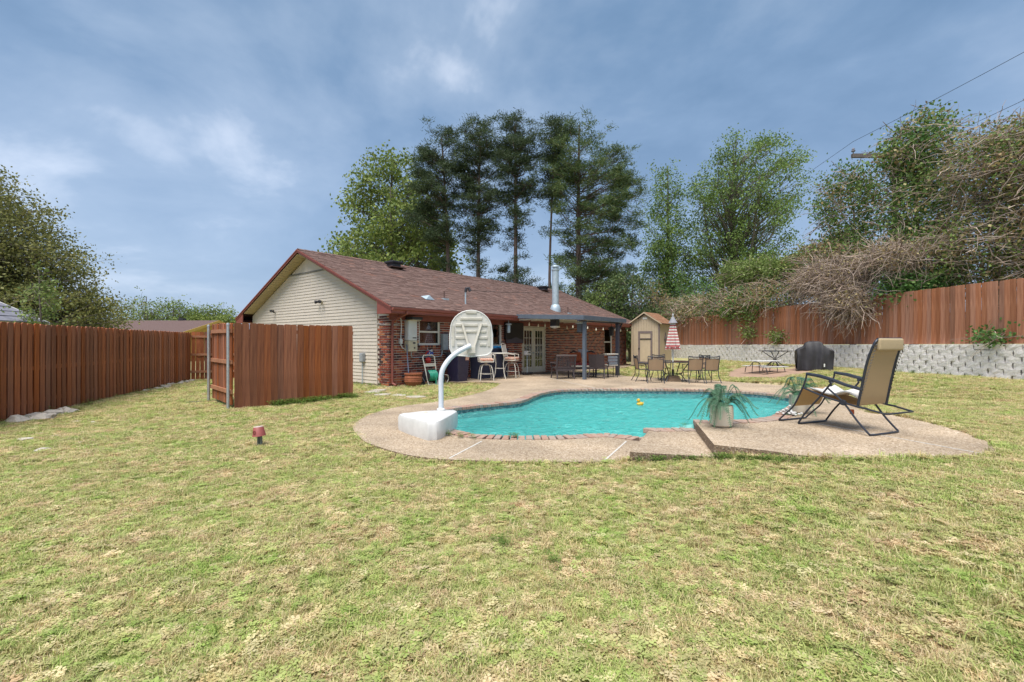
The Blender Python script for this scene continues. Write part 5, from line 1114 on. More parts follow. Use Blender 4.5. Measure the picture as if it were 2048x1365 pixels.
for k in range(30):
    x_, y_ = rn.gauss(0,.1), rn.gauss(0,.07); lf_.add([(x_,y_,0),(x_+.03,y_+.01,.02),(x_+.05,y_,.012),(x_+.03,y_-.01,.02)],[(0,1,2,3)])
fl_.build('blossoms', M_wplas, t, True); lf_.build('leaves', M_fern, t)
# ---------------------------------------------------------------- duck, marker, grill, tables on the lawn
t = thing('rubber_duck', 'yellow rubber duck floating on the pool', 'toy', (3.16,11.35,WZ-.01), R(200))
MB().lathe([(0,-.02),(.06,0),(.075,.035),(.06,.07),(.02,.085)],16,sq=(1.25,.9)).build('body', M_yel, t, True); MB().lathe([(0,-.045),(.035,-.03),(.045,0),(.035,.03),(0,.045)],14,(.045,0,.125)).build('head', M_yel, t, True); MB().add([(.08,-.02,.125),(.08,.02,.125),(.115,0,.12),(.08,0,.14)],[(0,1,2),(0,2,3),(1,3,2)]).build('beak', mat('orange_beak',(.6,.2,.03)), t); MB().add([(-.08,-.02,.05),(-.08,.02,.05),(-.12,0,.10)],[(0,1,2)]).build('tail', M_yel, t)
mx_, my_ = G(520,896,0)
t = thing('sprinkler_marker', 'small tilted red plastic lamp shade shaped marker on grey stakes in the lawn', 'marker', (mx_, my_, Hs(mx_, my_)), R(-20))
cp = MB().lathe([(.088,.155),(.083,.17),(.064,.275),(.058,.28)],20,cap=False).build('cap', M_redp, t, True); cp.rotation_euler=(0,R(-6),0)
MB().lathe([(.060,.279),(.058,.288),(0,.290)],20,cap=False).build('lid', mat('pale_lid',(.62,.50,.45)), cp, True)
mk = MB()
def arc(y_, sc=1): return [(sc*.085*math.cos(a), sc*.085*math.sin(a)) for a in y_]
def onface(u, z): a = -math.pi/2+u/.075; r_ = .088-(z-.16)*.2+.0025; return Vector((r_*math.cos(a), r_*math.sin(a), z))
mk.tube([onface(-.018,.19),onface(-.018,.235)],.003,5); mk.tube([onface(.002,.19),onface(.002,.235),onface(.020,.232),onface(.026,.213),onface(.020,.193),onface(.002,.19)],.003,5); mk.build('raised_mark', M_dred, cp)
for (xs_) in (-.028,.02): MB().box(xs_-.012,xs_+.012,-.012,.012,-.06,.17).build('stake', mat('grey_stake',(.15,.17,.15)), t)
t = thing('covered_grill', 'barbecue grill under a wrinkled black cover against the block wall', 'grill', (11.75,17.9,Hs(11.75,17.9)), R(-28))
bm = bmesh.new()                                     # cover: grill hood in the middle, side shelf at each end, cloth folds
Ls = [(-.72,.0),(-.72,.80),(-.60,.86),(-.42,.93),(-.34,1.08),(-.20,1.13),(.16,1.13),(.28,1.09),(.36,.95),(.56,.86),(.70,.80),(.70,.0)]
gv = []; gf = []; NS = 15; NR = 44
per = [0]
for i in range(1, len(Ls)): per.append(per[-1]+math.dist(Ls[i-1], Ls[i]))
for k in range(NR):
    q = per[-1]*k/(NR-1); i = min(int(np.searchsorted(per, q, side='right')-1), len(Ls)-2); f = (q-per[i])/(per[i+1]-per[i]); x_ = Ls[i][0]+(Ls[i+1][0]-Ls[i][0])*f; z_ = Ls[i][1]+(Ls[i+1][1]-Ls[i][1])*f
    dp = .37-.10*max(0, z_-.85)/.28
    for j in range(NS):
        yy = -1+2*j/(NS-1); zz = z_
        fold = .022*math.sin(6*x_+3*z_+2*yy)+.016*math.sin(11*x_-7*z_+yy*4)
        gv.append((x_+.03*math.sin(5*z_+2*yy)*(z_ < .8), yy*dp+fold, zz-.05*(abs(yy) > .92)*(z_ > .5)+.008*math.sin(9*yy+5*x_)))
for k in range(NR-1):
    for j in range(NS-1): a_ = k*NS+j; gf.append((a_, a_+1, a_+NS+1, a_+NS))
for j_, sg in ((0, -1), (NS-1, 1)):                  # front and back skirts hanging with pleats
    top = [k*NS+j_ for k in range(NR) if gv[k*NS+j_][2] > .6]; prev = top
    for lv, hgt in enumerate((.66, .33, .02)):
        cur = []
        for t_, kk in enumerate(top):
            x_, y_, z_ = gv[kk]; f = t_/(len(top)-1); xx = -.70+1.39*f; w_ = 1-hgt
            gv.append((x_*(hgt*.9)+xx*(1-hgt*.9), sg*(.37+.03*math.sin(19*f+lv)+.03*math.sin(31*f)*w_-.02), z_*hgt*.98+.01)); cur.append(len(gv)-1)
        for t_ in range(len(top)-1): gf.append((prev[t_], prev[t_+1], cur[t_+1], cur[t_]))
        prev = cur
bm.free(); t.scale = (.84, .95, 1.0); MB().add(gv, gf).build('cover', M_grill, t, True)
MB().box(.33,.38,-.40,-.375,.16,.28).build('care_label', M_wplas, t)
t = thing('round_table', 'dark round metal mesh table with curved legs beside the covered grill', 'table', (11.55,20.2,Hs(11.55,20.2)), R(20))
MB().lathe([(0,.69),(.64,.69),(.66,.70),(.66,.715),(0,.715)],30).build('tabletop', M_iron, t, True)
for k in range(4):
    a = k*math.pi/2+.4; c_, s_ = math.cos(a), math.sin(a); MB().tube(catmull([(.52*c_,.52*s_,.69),(.25*c_,.25*s_,.5),(.05*c_,.05*s_,.34),(.22*c_,.22*s_,.14),(.50*c_,.50*s_,.0)],3),.016,6).build('leg', M_iron, t, True)
t = thing('picnic_table', 'small white topped picnic table with attached benches on bare ground', 'picnic table', (10.0,18.2,Hs(10.0,18.2)), R(14))
MB().box(-.55,.55,-.26,.26,.46,.49).build('tabletop', M_wplas, t, bevel=.008)
for s in (-1, 1): MB().box(-.55,.55,s*.48-.12,s*.48+.12,.25,.275).build('bench', M_wplas, t, bevel=.006)
for xx in (-.42,.42):
    MB().tube(catmull([(xx,-.58,.0),(xx,-.50,.24),(xx,-.30,.26),(xx,-.15,.42),(xx,.15,.42),(xx,.30,.26),(xx,.50,.24),(xx,.58,.0)],3),.014,6).build('leg_frame', M_black, t, True); MB().tube([(xx,-.2,.0),(xx,-.16,.42)],.013,6).build('leg', M_black, t); MB().tube([(xx,.2,.0),(xx,.16,.42)],.013,6).build('leg', M_black, t)
bare = catmull([(8.6,17.2),(9.6,16.6),(11.0,17.0),(11.9,18.2),(12.4,20.5),(11.4,21.6),(10.0,20.6),(8.8,18.8)],4,True)
bmx = MB(); bmx.v = [(x_, y_, Hs(x_, y_)+.012) for x_, y_ in bare]; c_ = np.mean(bare, 0); bmx.v.append((c_[0], c_[1], Hs(*c_)+.02)); nb2 = len(bare); bmx.f = [(k, (k+1) % nb2, nb2) for k in range(nb2)]
struct(bmx.build('bare_patch', mat('bare_soil',(.38,.25,.18),(.30,.20,.14),4,bump=.5,world=True)))
# ---------------------------------------------------------------- stones, hose
def stone(label, x_, y_, s, flat=.5, group=None, seed=0):
    rn = random.Random(seed+int(x_*100)); bm = bmesh.new(); bmesh.ops.create_icosphere(bm, subdivisions=2, radius=1)
    ph = [rn.uniform(0, 6) for _ in range(4)]
    for v in bm.verts:
        c = v.co; k = 1+.18*math.sin(3*c.x+ph[0])+.15*math.sin(4*c.y+ph[1])+.12*math.sin(5*c.z+ph[2]); v.co = Vector((c.x*s*k, c.y*s*.75*k, c.z*s*flat*k))
    me = bpy.data.meshes.new('stone'); bm.to_mesh(me); bm.free(); me.materials.append(M_stone)
    return tag(link('stone', me, None, (x_, y_, Hs(x_, y_)+s*flat*.35), rn.uniform(0, 3)), label, 'stone', group)
rn = random.Random(5)
def along(f, o): d = (fb-fa); return fa+d*f+Vector((d.y, -d.x)).normalized()*o
for k in range(16): p = along(.18+rn.uniform(0,.11), rn.uniform(.05,.5)); stone('pale limestone lump in the pile at the foot of the long gapped fence', p.x, p.y, rn.uniform(.08,.2), .5, 'stones piled by the gapped fence', k)
for k in range(22): p = along(.66+.33*k/22, rn.uniform(.08,.3)); stone('pale limestone lump in the row along the far end of the long gapped fence', p.x, p.y, rn.uniform(.06,.12), .6, 'stones along the long gapped fence', 40+k)
for (px_, py_, s_) in ((48,882,.11),(83,902,.09),(150,846,.09),(187,846,.09),(107,874,.07),(162,886,.05),(245,812,.07)): x_, y_ = G(px_, py_, 0); stone('flat pale stone lying loose in the grass near the long gapped fence', x_, y_, s_, .3, 'loose stones in the lawn', 90)
for (px_, py_) in ((497,812),(530,811),(613,805)): x_, y_ = G(px_, py_, 0); stone('small pale stone at the foot of the wooden screen', x_, y_-.05, .06, .5, 'stones by the screen', 120)
for k, (px_, py_) in enumerate(((745,787),(766,791.5),(797,793.5),(831,797),(757,783))):
    x_, y_ = G(px_, py_, .0); mb = MB(); P = [(.27*math.cos(a)*(1+.12*math.sin(3*a+k)), .2*math.sin(a)*(1+.1*math.cos(2*a+k))) for a in np.linspace(0,2*math.pi,10)[:-1]]
    mb.prism(P, 0, .035); tag(mb.build('stepping_stone', M_stone, None, bevel=.01, loc=(x_, y_, Hs(x_, y_)+.015), rotz=k), 'flat stepping stone set in the grass near the house corner', 'stepping stone', 'stepping stones near the house')
hp = [G(372,808,.0),G(410,806,.0),G(440,803,.0),G(470,798,.0),G(500,795,.0)]
tag(MB().tube([(x_, y_, Hs(x_, y_)+.03) for x_, y_ in catmull(hp,4)],.016,6).build('garden_hose', mat('black_hose',(.012,.03,.03)), None, True), 'dark garden hose lying in the grass beneath the gate panel', 'hose')
# ---------------------------------------------------------------- trees
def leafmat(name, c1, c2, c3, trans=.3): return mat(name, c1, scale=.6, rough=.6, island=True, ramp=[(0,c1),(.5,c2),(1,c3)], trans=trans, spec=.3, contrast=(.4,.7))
M_bark = mat('pine_bark', (.085,.060,.052), (.14,.10,.088), 3, rough=.95, bump=.6, bscale=8, stretch=(5,5,.8))
M_barkg = mat('grey_bark', (.11,.095,.08), (.17,.15,.13), 3, rough=.95, bump=.5, stretch=(5,5,.8))
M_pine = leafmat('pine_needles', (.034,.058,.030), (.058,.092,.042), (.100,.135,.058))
M_pineY = leafmat('pine_needles_paler', (0.049,0.091,0.036), (0.091,0.148,0.049), (0.173,0.206,0.074))  # paler green needles for the broad pine and the pine sapling
M_syc = leafmat('sycamore_leaves', (0.125,0.190,0.045), (0.195,0.265,0.062), (0.300,0.345,0.100))
M_elm = leafmat('elm_leaves', (0.095,0.170,0.045), (0.155,0.245,0.060), (0.245,0.335,0.095))
M_oak = leafmat('oak_leaves', (.125,.145,.045), (.205,.215,.065), (.33,.31,.11))
M_pale = leafmat('pale_spring_leaves', (.13,.20,.05), (.19,.26,.07), (.25,.31,.10))
M_ivy = leafmat('broadleaf_green', (0.058,0.140,0.036), (0.099,0.206,0.049), (0.181,0.281,0.083))
M_dry = leafmat('dry_vine_leaves', (0.214,0.140,0.074), (0.363,0.264,0.132), (0.495,0.446,0.214))
M_vine = mat('vine_stem', (.42,.34,.28), (.25,.185,.155), 3, rough=.95, island=True, rand=.3)
def leaves(C, size, aspect=.6, n=None, flat=0.0, dirs=None):
    """quads at centres C (N,3) with random orientation (or along dirs)"""
    N = len(C); a = dirs if dirs is not None else rng.normal(size=(N,3)); a = a/np.linalg.norm(a,axis=1,keepdims=True)
    b = rng.normal(size=(N,3)); b[:,2] *= (1-flat); b -= a*(a*b).sum(1,keepdims=True); b /= np.linalg.norm(b,axis=1,keepdims=True)+1e-9
    s = (size*rng.uniform(.6,1.35,(N,1))); a = a*s*.5; b = b*s*.5*aspect
    V = np.stack([C-a, C+b, C+a, C-b], 1).reshape(-1,3); Fq = np.arange(N*4).reshape(N,4); return V, Fq
def tubes(paths, n=5):
    """paths: list of (points, radii) joined in one mesh builder"""
    mb = MB()
    for p, r in paths: mb.tube(p, r, n, False)
    return mb
def tree(name, label, x, y, h, prof, leaf_m, bark, r0=.22, ncl=150, nl=70, leaf=.16, cl=(.55,.35), cb=.25, rise=.45, lean=(0,0), z0=0, group=None, aspect=.6, needle=False, forks=1, limb_r=.06, outer=.45, seed=0, sub=3):
    rs = np.random.default_rng(seed+int(abs(x)*10)); t = thing(name, label, 'tree', (x, y, z0), 0, group)
    tz = np.array([p[0] for p in prof]); tr_ = np.array([p[1] for p in prof]); ox = np.array([p[2] if len(p) > 2 else 0 for p in prof])
    wob = rs.uniform(-1,1,4)
    def axis(f): return np.array([lean[0]*f*f+.12*wob[0]*math.sin(5*f+wob[1]), lean[1]*f+.12*wob[2]*math.sin(4*f+wob[3]), h*f])
    tp = [axis(f) for f in np.linspace(0,.97,12)]; tb = tubes([(tp, [r0*(1-.86*f)+.012 for f in np.linspace(0,1,12)])], 9)
    if forks > 1:
        for k in range(1, forks):
            a = rs.uniform(0, 2*math.pi); f0 = cb*.8; e = axis(.9)+np.array([math.cos(a)*tr_.max()*.55, math.sin(a)*tr_.max()*.55, -h*rs.uniform(.05,.15)])
            s0 = axis(f0); pts = [s0+(e-s0)*q+np.array([math.cos(a),math.sin(a),0])*.5*math.sin(math.pi*q) for q in np.linspace(0,1,8)]; tb.tube(pts, [r0*.6*(1-.85*q)+.01 for q in np.linspace(0,1,8)], 7, False)
    tb.build('trunk', bark, t, True)
    w_ = np.interp(np.linspace(tz[0],tz[-1],60), tz, tr_); cdf = np.cumsum(w_**1.5+.02); cdf /= cdf[-1]
    br = []; LC = []; LD = []
    for k in range(ncl):
        f = float(np.interp(rs.uniform(), cdf, np.linspace(tz[0],tz[-1],60))); R_ = float(np.interp(f, tz, tr_)); o_ = float(np.interp(f, tz, ox))
        a = rs.uniform(0, 2*math.pi); r_ = R_*rs.uniform()**outer
        c = axis(f)+np.array([o_+math.cos(a)*r_, math.sin(a)*r_, 0]); fa_ = max(cb, f-rise*r_/h-.03); s0 = axis(fa_)
        mid = s0+(c-s0)*.5+np.array([0,0,(-.06 if needle else .10)*r_])+rs.normal(size=3)*.08*r_
        q3 = s0+(c-s0)*.8+np.array([0,0,.02*r_])+rs.normal(size=3)*.05*r_
        lr = limb_r*(.35+.65*r_/max(tr_.max(),.1)); br.append(([s0, mid, q3, c], [lr, lr*.6, lr*.35, .008]))
        cents = [c]
        for j in range(sub):
            e = c+rs.normal(size=3)*np.array([cl[0],cl[0],cl[1]])*1.1; br.append(([q3, (q3+e)/2+rs.normal(size=3)*.05, e], [lr*.3, .012, .006])); cents.append(e)
        m_ = nl//len(cents)
        for e in cents:
            if needle:
                d = rs.normal(size=(m_,3)); d[:,2] = np.abs(d[:,2])*.7+.1; d /= np.linalg.norm(d,axis=1,keepdims=True)
                base = e+rs.normal(size=(m_,3))*np.array([cl[0],cl[0],cl[1]])*.55; LC.append(base+d*leaf*.5); LD.append(d)
            else: LC.append(e+rs.normal(size=(m_,3))*np.array([cl[0],cl[0],cl[1]])*.62)
    struct(tubes(br, 4).build('branches', bark, t), 'stuff')
    LC = np.concatenate(LC); V, Fq = leaves(LC, leaf, aspect, dirs=np.concatenate(LD) if needle else None)
    struct(np_mesh('crown', V, Fq, leaf_m, t), 'stuff'); return t
def PX(px, d): return (px-1024)/F*d
def HT(py, d): return CAMH+(685-py)/F*d
# pines behind the house
PG = 'pines behind the house'
pn = dict(needle=True, leaf=.30, aspect=.15, cl=(.46,.24), rise=.25, limb_r=.055, group=PG)
d = 40
tree('pine_tree', 'dark pine standing before the yellow green sycamore', PX(897,d), d, HT(262,d), [(.30,.9,-1.2),(.42,.6,-.3),(.52,1.7,-1.0),(.64,2.1,-.8),(.78,2.0,-.5),(.92,1.6,-.2),(1,.8)], M_pine, M_bark, .24, 105, 300, cb=.30, lean=(-.6,0), seed=1, **pn)
tree('pine_tree', 'dark pine with tall bare lower trunk, second of the row counting from the sycamore', PX(958,d), d, HT(240,d), [(.30,.4,.9),(.42,.3,-.5),(.52,.9,.2),(.64,1.7,-.1),(.8,1.9,.2),(.93,1.7,-.1),(1,.9)], M_pine, M_bark, .24, 105, 300, cb=.30, seed=2, **pn)
tree('pine_tree', 'dark pine with drooping branches low on its trunk, middle of the row', PX(1031,d), d, HT(236,d), [(.14,1.2),(.26,2.2,.2),(.34,1.5,-.3),(.44,.5,.4),(.54,1.0),(.66,1.7,.2),(.82,2.1,-.1),(.93,1.8,.2),(1,.9)], M_pine, M_bark, .25, 125, 300, cb=.14, seed=3, **pn)
tree('pine_tree', 'slender pine with very thin bare trunk beside the broad pine', PX(1100,d-1), d-1, HT(243,d-1), [(.50,.25),(.62,.5),(.78,1.0),(.93,1.1),(1,.5)], M_pine, M_bark, .15, 50, 280, cb=.42, lean=(.4,0), seed=4, **pn)
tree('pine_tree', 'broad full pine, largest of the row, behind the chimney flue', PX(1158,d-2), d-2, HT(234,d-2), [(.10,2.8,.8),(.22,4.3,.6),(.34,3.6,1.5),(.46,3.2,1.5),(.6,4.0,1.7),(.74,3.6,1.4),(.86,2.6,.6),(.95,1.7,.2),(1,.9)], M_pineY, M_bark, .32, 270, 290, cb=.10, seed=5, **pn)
d = 46
tree('sycamore_tree', 'large yellow green sycamore behind the roof ridge', PX(785,d), d, HT(298,d), [(.12,5.5),(.28,7.2,-.2),(.42,6.8,-.2),(.58,5.6,.2),(.75,4.3,.2),(.9,2.8,.2),(1,1.0)], M_syc, M_barkg, .30, 330, 130, leaf=.28, cl=(.62,.5), cb=.12, rise=.8, forks=3, limb_r=.09, aspect=.75, seed=6)
d = 44
tree('elm_tree', 'narrow upright green tree behind the shed', PX(1335,d), d, HT(320,d), [(.18,1.9,.2),(.35,2.3),(.5,2.3),(.68,1.8),(.85,1.1),(1,.4)], M_elm, M_barkg, .2, 150, 140, leaf=.19, cl=(.5,.45), cb=.12, rise=.9, limb_r=.05, seed=7)
d = 42
tree('elm_tree', 'spreading green tree with dark forked limbs above the vine bank', PX(1468,d), d, HT(278,d), [(.28,2.6,-.6),(.42,3.6,-.2),(.56,4.5,.6),(.7,5.0,1.2),(.84,4.6,1.6),(.94,3.2,1.6),(1,1.2,1.4)], M_elm, M_barkg, .3, 250, 135, leaf=.19, cl=(.6,.42), cb=.22, rise=1.1, forks=4, limb_r=.09, seed=8)
# trees beyond the long gapped fence
d = 24
tree('oak_tree', 'big olive green oak beyond the long gapped fence', PX(-40,d), d, HT(345,d), [(.10,4.6,.2),(.25,5.6,.3),(.42,5.2,-.2),(.6,4.2,-.3),(.8,3.0,-.3),(1,1.2,-.3)], M_oak, M_barkg, .36, 520, 165, leaf=.15, cl=(.6,.35), cb=.12, rise=.5, forks=3, limb_r=.09, seed=9)
tree('sapling', 'light green sapling poking up before the olive oak', PX(82,15.2), 15.2, HT(545,15.2), [(.35,.35),(.55,.5),(.75,.45),(.9,.3),(1,.1)], M_pale, M_barkg, .03, 26, 50, leaf=.10, cl=(.16,.16), cb=.3, limb_r=.012, seed=10)
for k, (px_, d_, py_, rr_, m_, lb_) in enumerate(((292,62,590,3.4,M_pale,'distant thinly leafed tree behind the brown roofed house'),(345,64,600,2.8,M_pale,'distant nearly bare tree between the thinly leafed tree and a small dark one'),(382,70,620,1.7,M_elm,'small distant tree between the bare tree and the yellow gable'),(432,66,614,3.2,M_syc,'distant bright green tree above the yellow gable'))):
    tree('distant_tree', lb_, PX(px_,d_), d_, HT(py_,d_), [(.3,rr_*.8),(.5,rr_),(.75,rr_*.85),(.92,rr_*.5),(1,.3)], m_, M_barkg, .2, 95 if k != 3 else 120, 34 if k < 2 else 80, leaf=.26, cl=(.6,.4), cb=.18, rise=1.3, limb_r=.07, forks=3, seed=11+k)
# small trees between house end and shed, behind
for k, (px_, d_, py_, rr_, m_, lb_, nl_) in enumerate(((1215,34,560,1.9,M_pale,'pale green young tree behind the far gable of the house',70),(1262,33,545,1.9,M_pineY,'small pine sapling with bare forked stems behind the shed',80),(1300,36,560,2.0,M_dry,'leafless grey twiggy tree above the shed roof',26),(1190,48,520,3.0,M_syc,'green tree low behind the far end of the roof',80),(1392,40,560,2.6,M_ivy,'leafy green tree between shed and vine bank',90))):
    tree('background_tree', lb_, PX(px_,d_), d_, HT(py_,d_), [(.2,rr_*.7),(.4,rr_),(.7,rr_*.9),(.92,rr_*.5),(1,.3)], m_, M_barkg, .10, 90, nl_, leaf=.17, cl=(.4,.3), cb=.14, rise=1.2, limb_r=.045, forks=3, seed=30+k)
# ---------------------------------------------------------------- vine bank behind and over the right fence
def thicket(name, label, cat, blobs, nst, nlf, leaf_ms, hang=0.0, leaf=.11, stem=.010, seed=0, group=None, trunk=None, upright=.2):
    """blobs: (x,y,z,rx,ry,rz). Stems arch through them, leaves gather on the stems."""
    rs = np.random.default_rng(seed); b0 = blobs[0]; gz = 1.3
    t = thing(name, label, cat, (b0[0], b0[1], gz), 0, group); off_ = np.array([b0[0], b0[1], gz])
    vol = np.array([b[3]*b[4]*b[5] for b in blobs])**.8; vol /= vol.sum(); st = []; LC = []
    for k in range(nst):
        b = blobs[rs.choice(len(blobs), p=vol)]; u = rs.normal(size=3); u /= np.linalg.norm(u); u *= rs.uniform(.55,1.0)
        c = np.array(b[:3])+u*np.array(b[3:]); L_ = rs.uniform(.7,2.2); d_ = rs.normal(size=3); d_[2] = d_[2]*.6-hang*rs.uniform(.3,1.5)+upright*rs.uniform(-.5,1); d_ /= np.linalg.norm(d_)
        cv_ = rs.normal(size=3)*.5; cv_[2] -= .35+hang*.4; pts = [c+d_*L_*f+cv_*L_*f*f*.5+rs.normal(size=3)*.03 for f in np.linspace(-.5,.5,8)]
        r_ = stem*rs.uniform(.5,1.6); st.append(([p-off_ for p in pts], [r_*.5,r_,r_,r_,r_,r_*.8,r_*.6,r_*.3]))
    o = tubes(st, 3); struct(o.build('stems', M_vine, t), 'stuff')
    for m_, frac in leaf_ms:
        n_ = int(nlf*frac); bi = rs.choice(len(blobs), size=n_//14+1, p=vol); P = []
        for i in bi:
            b = blobs[i]; u = rs.normal(size=3); u /= np.linalg.norm(u); u *= rs.uniform(.5,1.02); c = np.array(b[:3])+u*np.array(b[3:]); P.append(c+rs.normal(size=(14,3))*np.array([.22,.22,.16]))
        P = np.concatenate(P); P = P[P[:,2] > gz]-off_; V, Fq = leaves(P, leaf, .7); struct(np_mesh('foliage', V, Fq, m_, t), 'stuff')
    if trunk:
        for (x_, y_, zt, r_) in trunk: MB().tube([Vector((x_+.15*math.sin(q*3), y_, gz+(zt-gz)*q))-Vector(off_) for q in np.linspace(0,1,8)], [r_*(1-.7*q) for q in np.linspace(0,1,8)], 7).build('trunk', M_barkg, t, True)
    return t
thicket('vine_covered_tree', 'tall green tree hung with bare vines beside the cross arm of the utility pole', 'tree', [(15.7,21.5,7.6,1.3,1.4,2.3),(15.2,20.8,5.0,1.3,1.5,1.6),(15.65,18.5,8.9,.8,1.0,1.2),(16.4,18.2,9.0,1.1,1.2,1.7),(16.0,18.0,6.6,1.3,1.4,1.8),(15.5,17.7,4.6,1.4,1.5,1.4)], 1000, 30000, [(M_elm,.5),(M_ivy,.35),(M_dry,.15)], .2, .12, .011, seed=1, trunk=[(15.9,18.2,8.2,.16),(15.5,20.9,7.5,.13)])
thicket('vine_covered_tree', 'vine tangled tree with brown twigs where the plank fence is tallest', 'tree', [(16.3,15.6,7.3,1.3,1.4,1.7),(16.1,14.1,6.9,1.3,1.3,1.7),(15.7,15.4,4.6,1.4,1.5,1.6),(15.9,13.6,4.5,1.2,1.4,1.5),(16.6,12.2,5.6,1.4,1.4,2.2)], 2200, 28000, [(M_dry,.32),(M_elm,.48),(M_oak,.2)], .2, .10, .010, seed=2, trunk=[(16.1,15.4,7.2,.13),(16.2,13.8,6.6,.12)])
thicket('hanging_vine_mound', 'dense mound of bare brown vines spilling over the plank fence', 'vine', [(13.75,19.5,4.1,.95,1.6,.95),(13.5,18.8,3.3,.7,1.2,.9),(13.95,20.8,4.3,1.0,1.6,.8),(13.45,18.1,2.9,.5,.9,.6),(14.3,17.2,4.6,.9,1.3,.6)], 2300, 7000, [(M_dry,1)], .9, .08, .0095, seed=3)
thicket('vine_bank', 'brown vines trailing over shrubs between the mound and the shed', 'vine', [(13.6,23.5,3.8,1.1,1.8,1.0),(13.3,26,3.7,1.1,1.8,1.1),(13.1,29,3.6,1.2,2.0,1.2),(12.9,32.5,3.6,1.4,2.2,1.2),(12.2,36,3.6,2.2,2,1.3)], 1500, 26000, [(M_dry,.6),(M_ivy,.4)], .4, .11, .010, seed=4)
thicket('green_shrub', 'glossy dark green shrub behind the plank fence under the bare vines', 'shrub', [(14.6,17.0,3.35,.9,.9,.75),(14.9,16.2,3.3,.7,.8,.6)], 60, 6500, [(M_ivy,1)], 0, .11, seed=5)
thicket('green_shrub', 'leafy green climber on the fence below the spreading elm', 'shrub', [(13.2,25.2,3.2,.6,1.3,.75),(13.0,27.0,3.3,.6,1.0,.7)], 60, 5000, [(M_elm,1)], .2, .13, seed=6)
thicket('pale_shrub', 'bright yellow green shrub rising above the brown vines', 'shrub', [(14.3,26.5,5.5,1.2,1.6,.8),(14.4,23.8,5.2,1.0,1.4,.7),(14.2,29,5.7,1.0,1.6,.9)], 200, 16000, [(M_pale,.75),(M_syc,.25)], -.1, .12, seed=7, upright=1.2)
thicket('vine_bank', 'twiggy vine bank behind the fence between the pole and the bright shrub', 'vine', [(14.7,21.5,5.0,1.2,1.7,1.2),(15.0,22.8,5.2,1.2,1.5,1.1),(14.6,20.2,4.8,1.0,1.2,.9)], 700, 18000, [(M_dry,.5),(M_elm,.5)], .3, .11, seed=8)
# small climbers on the fence and wall
for k, (y_, z_, s_, lb_) in enumerate(((13.6,1.62,.40,'low dark green plant on top of the block wall behind the lounger'),(12.0,1.65,.38,'light green plant on top of the wall where the plank fence is highest'),(24.8,2.0,.55,'light green creeper climbing the plank fence above the picnic table'),(22.6,1.75,.35,'short creeper low on the plank fence beside the round table'))):
    xw = wall_x(y_)+.12; thicket('climbing_plant', lb_, 'plant', [(xw,y_,z_,.10,s_,s_*.45)], 14, 420, [(M_ivy if k == 0 else M_pale,1)], 0, .10, .006, seed=20+k)
# ---------------------------------------------------------------- grass
src = bpy.data.collections.new('grass_source')
def tuft(seed, nb, rad, hmin, hmax, wid, leafy=False):
    rn = random.Random(seed); mb = MB()
    for k in range(nb):
        a = rn.uniform(0, 2*math.pi); r_ = rad*math.sqrt(rn.random()); x_, y_ = r_*math.cos(a), r_*math.sin(a); h_ = rn.uniform(hmin,hmax); b = rn.uniform(0,2*math.pi); ln = rn.uniform(.3,1.3)*h_
        dx, dy = math.cos(b), math.sin(b); sx, sy = -dy*wid, dx*wid
        if leafy and k % 2 == 0:
            c = Vector((x_, y_, h_*.6)); e = .009
            for q in range(3):
                an = b+q*2.09; p = c+Vector((math.cos(an)*e*1.3, math.sin(an)*e*1.3, .002)); mb.add([p+Vector((e*math.cos(an),e*math.sin(an),.002)),p+Vector((-e*math.sin(an),e*math.cos(an),0)),p-Vector((e*math.cos(an),e*math.sin(an),0)),p+Vector((e*math.sin(an),-e*math.cos(an),0))],[(0,1,2,3)])
        else:
            m_ = (x_+dx*ln*.35, y_+dy*ln*.35, h_*.75); mb.add([(x_-sx,y_-sy,-.005),(x_+sx,y_+sy,-.005),(m_[0]+sx*.8,m_[1]+sy*.8,m_[2]),(m_[0]-sx*.8,m_[1]-sy*.8,m_[2]),(x_+dx*ln,y_+dy*ln,h_)],[(0,1,2,3),(3,2,4)])
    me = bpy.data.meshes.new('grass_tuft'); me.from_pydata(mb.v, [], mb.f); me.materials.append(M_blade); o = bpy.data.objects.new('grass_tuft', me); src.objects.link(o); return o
for k in range(5): tuft(k, 26, .055, .018, .045, .0022)
for k in range(3): tuft(10+k, 24, .05, .015, .04, .0022, True)
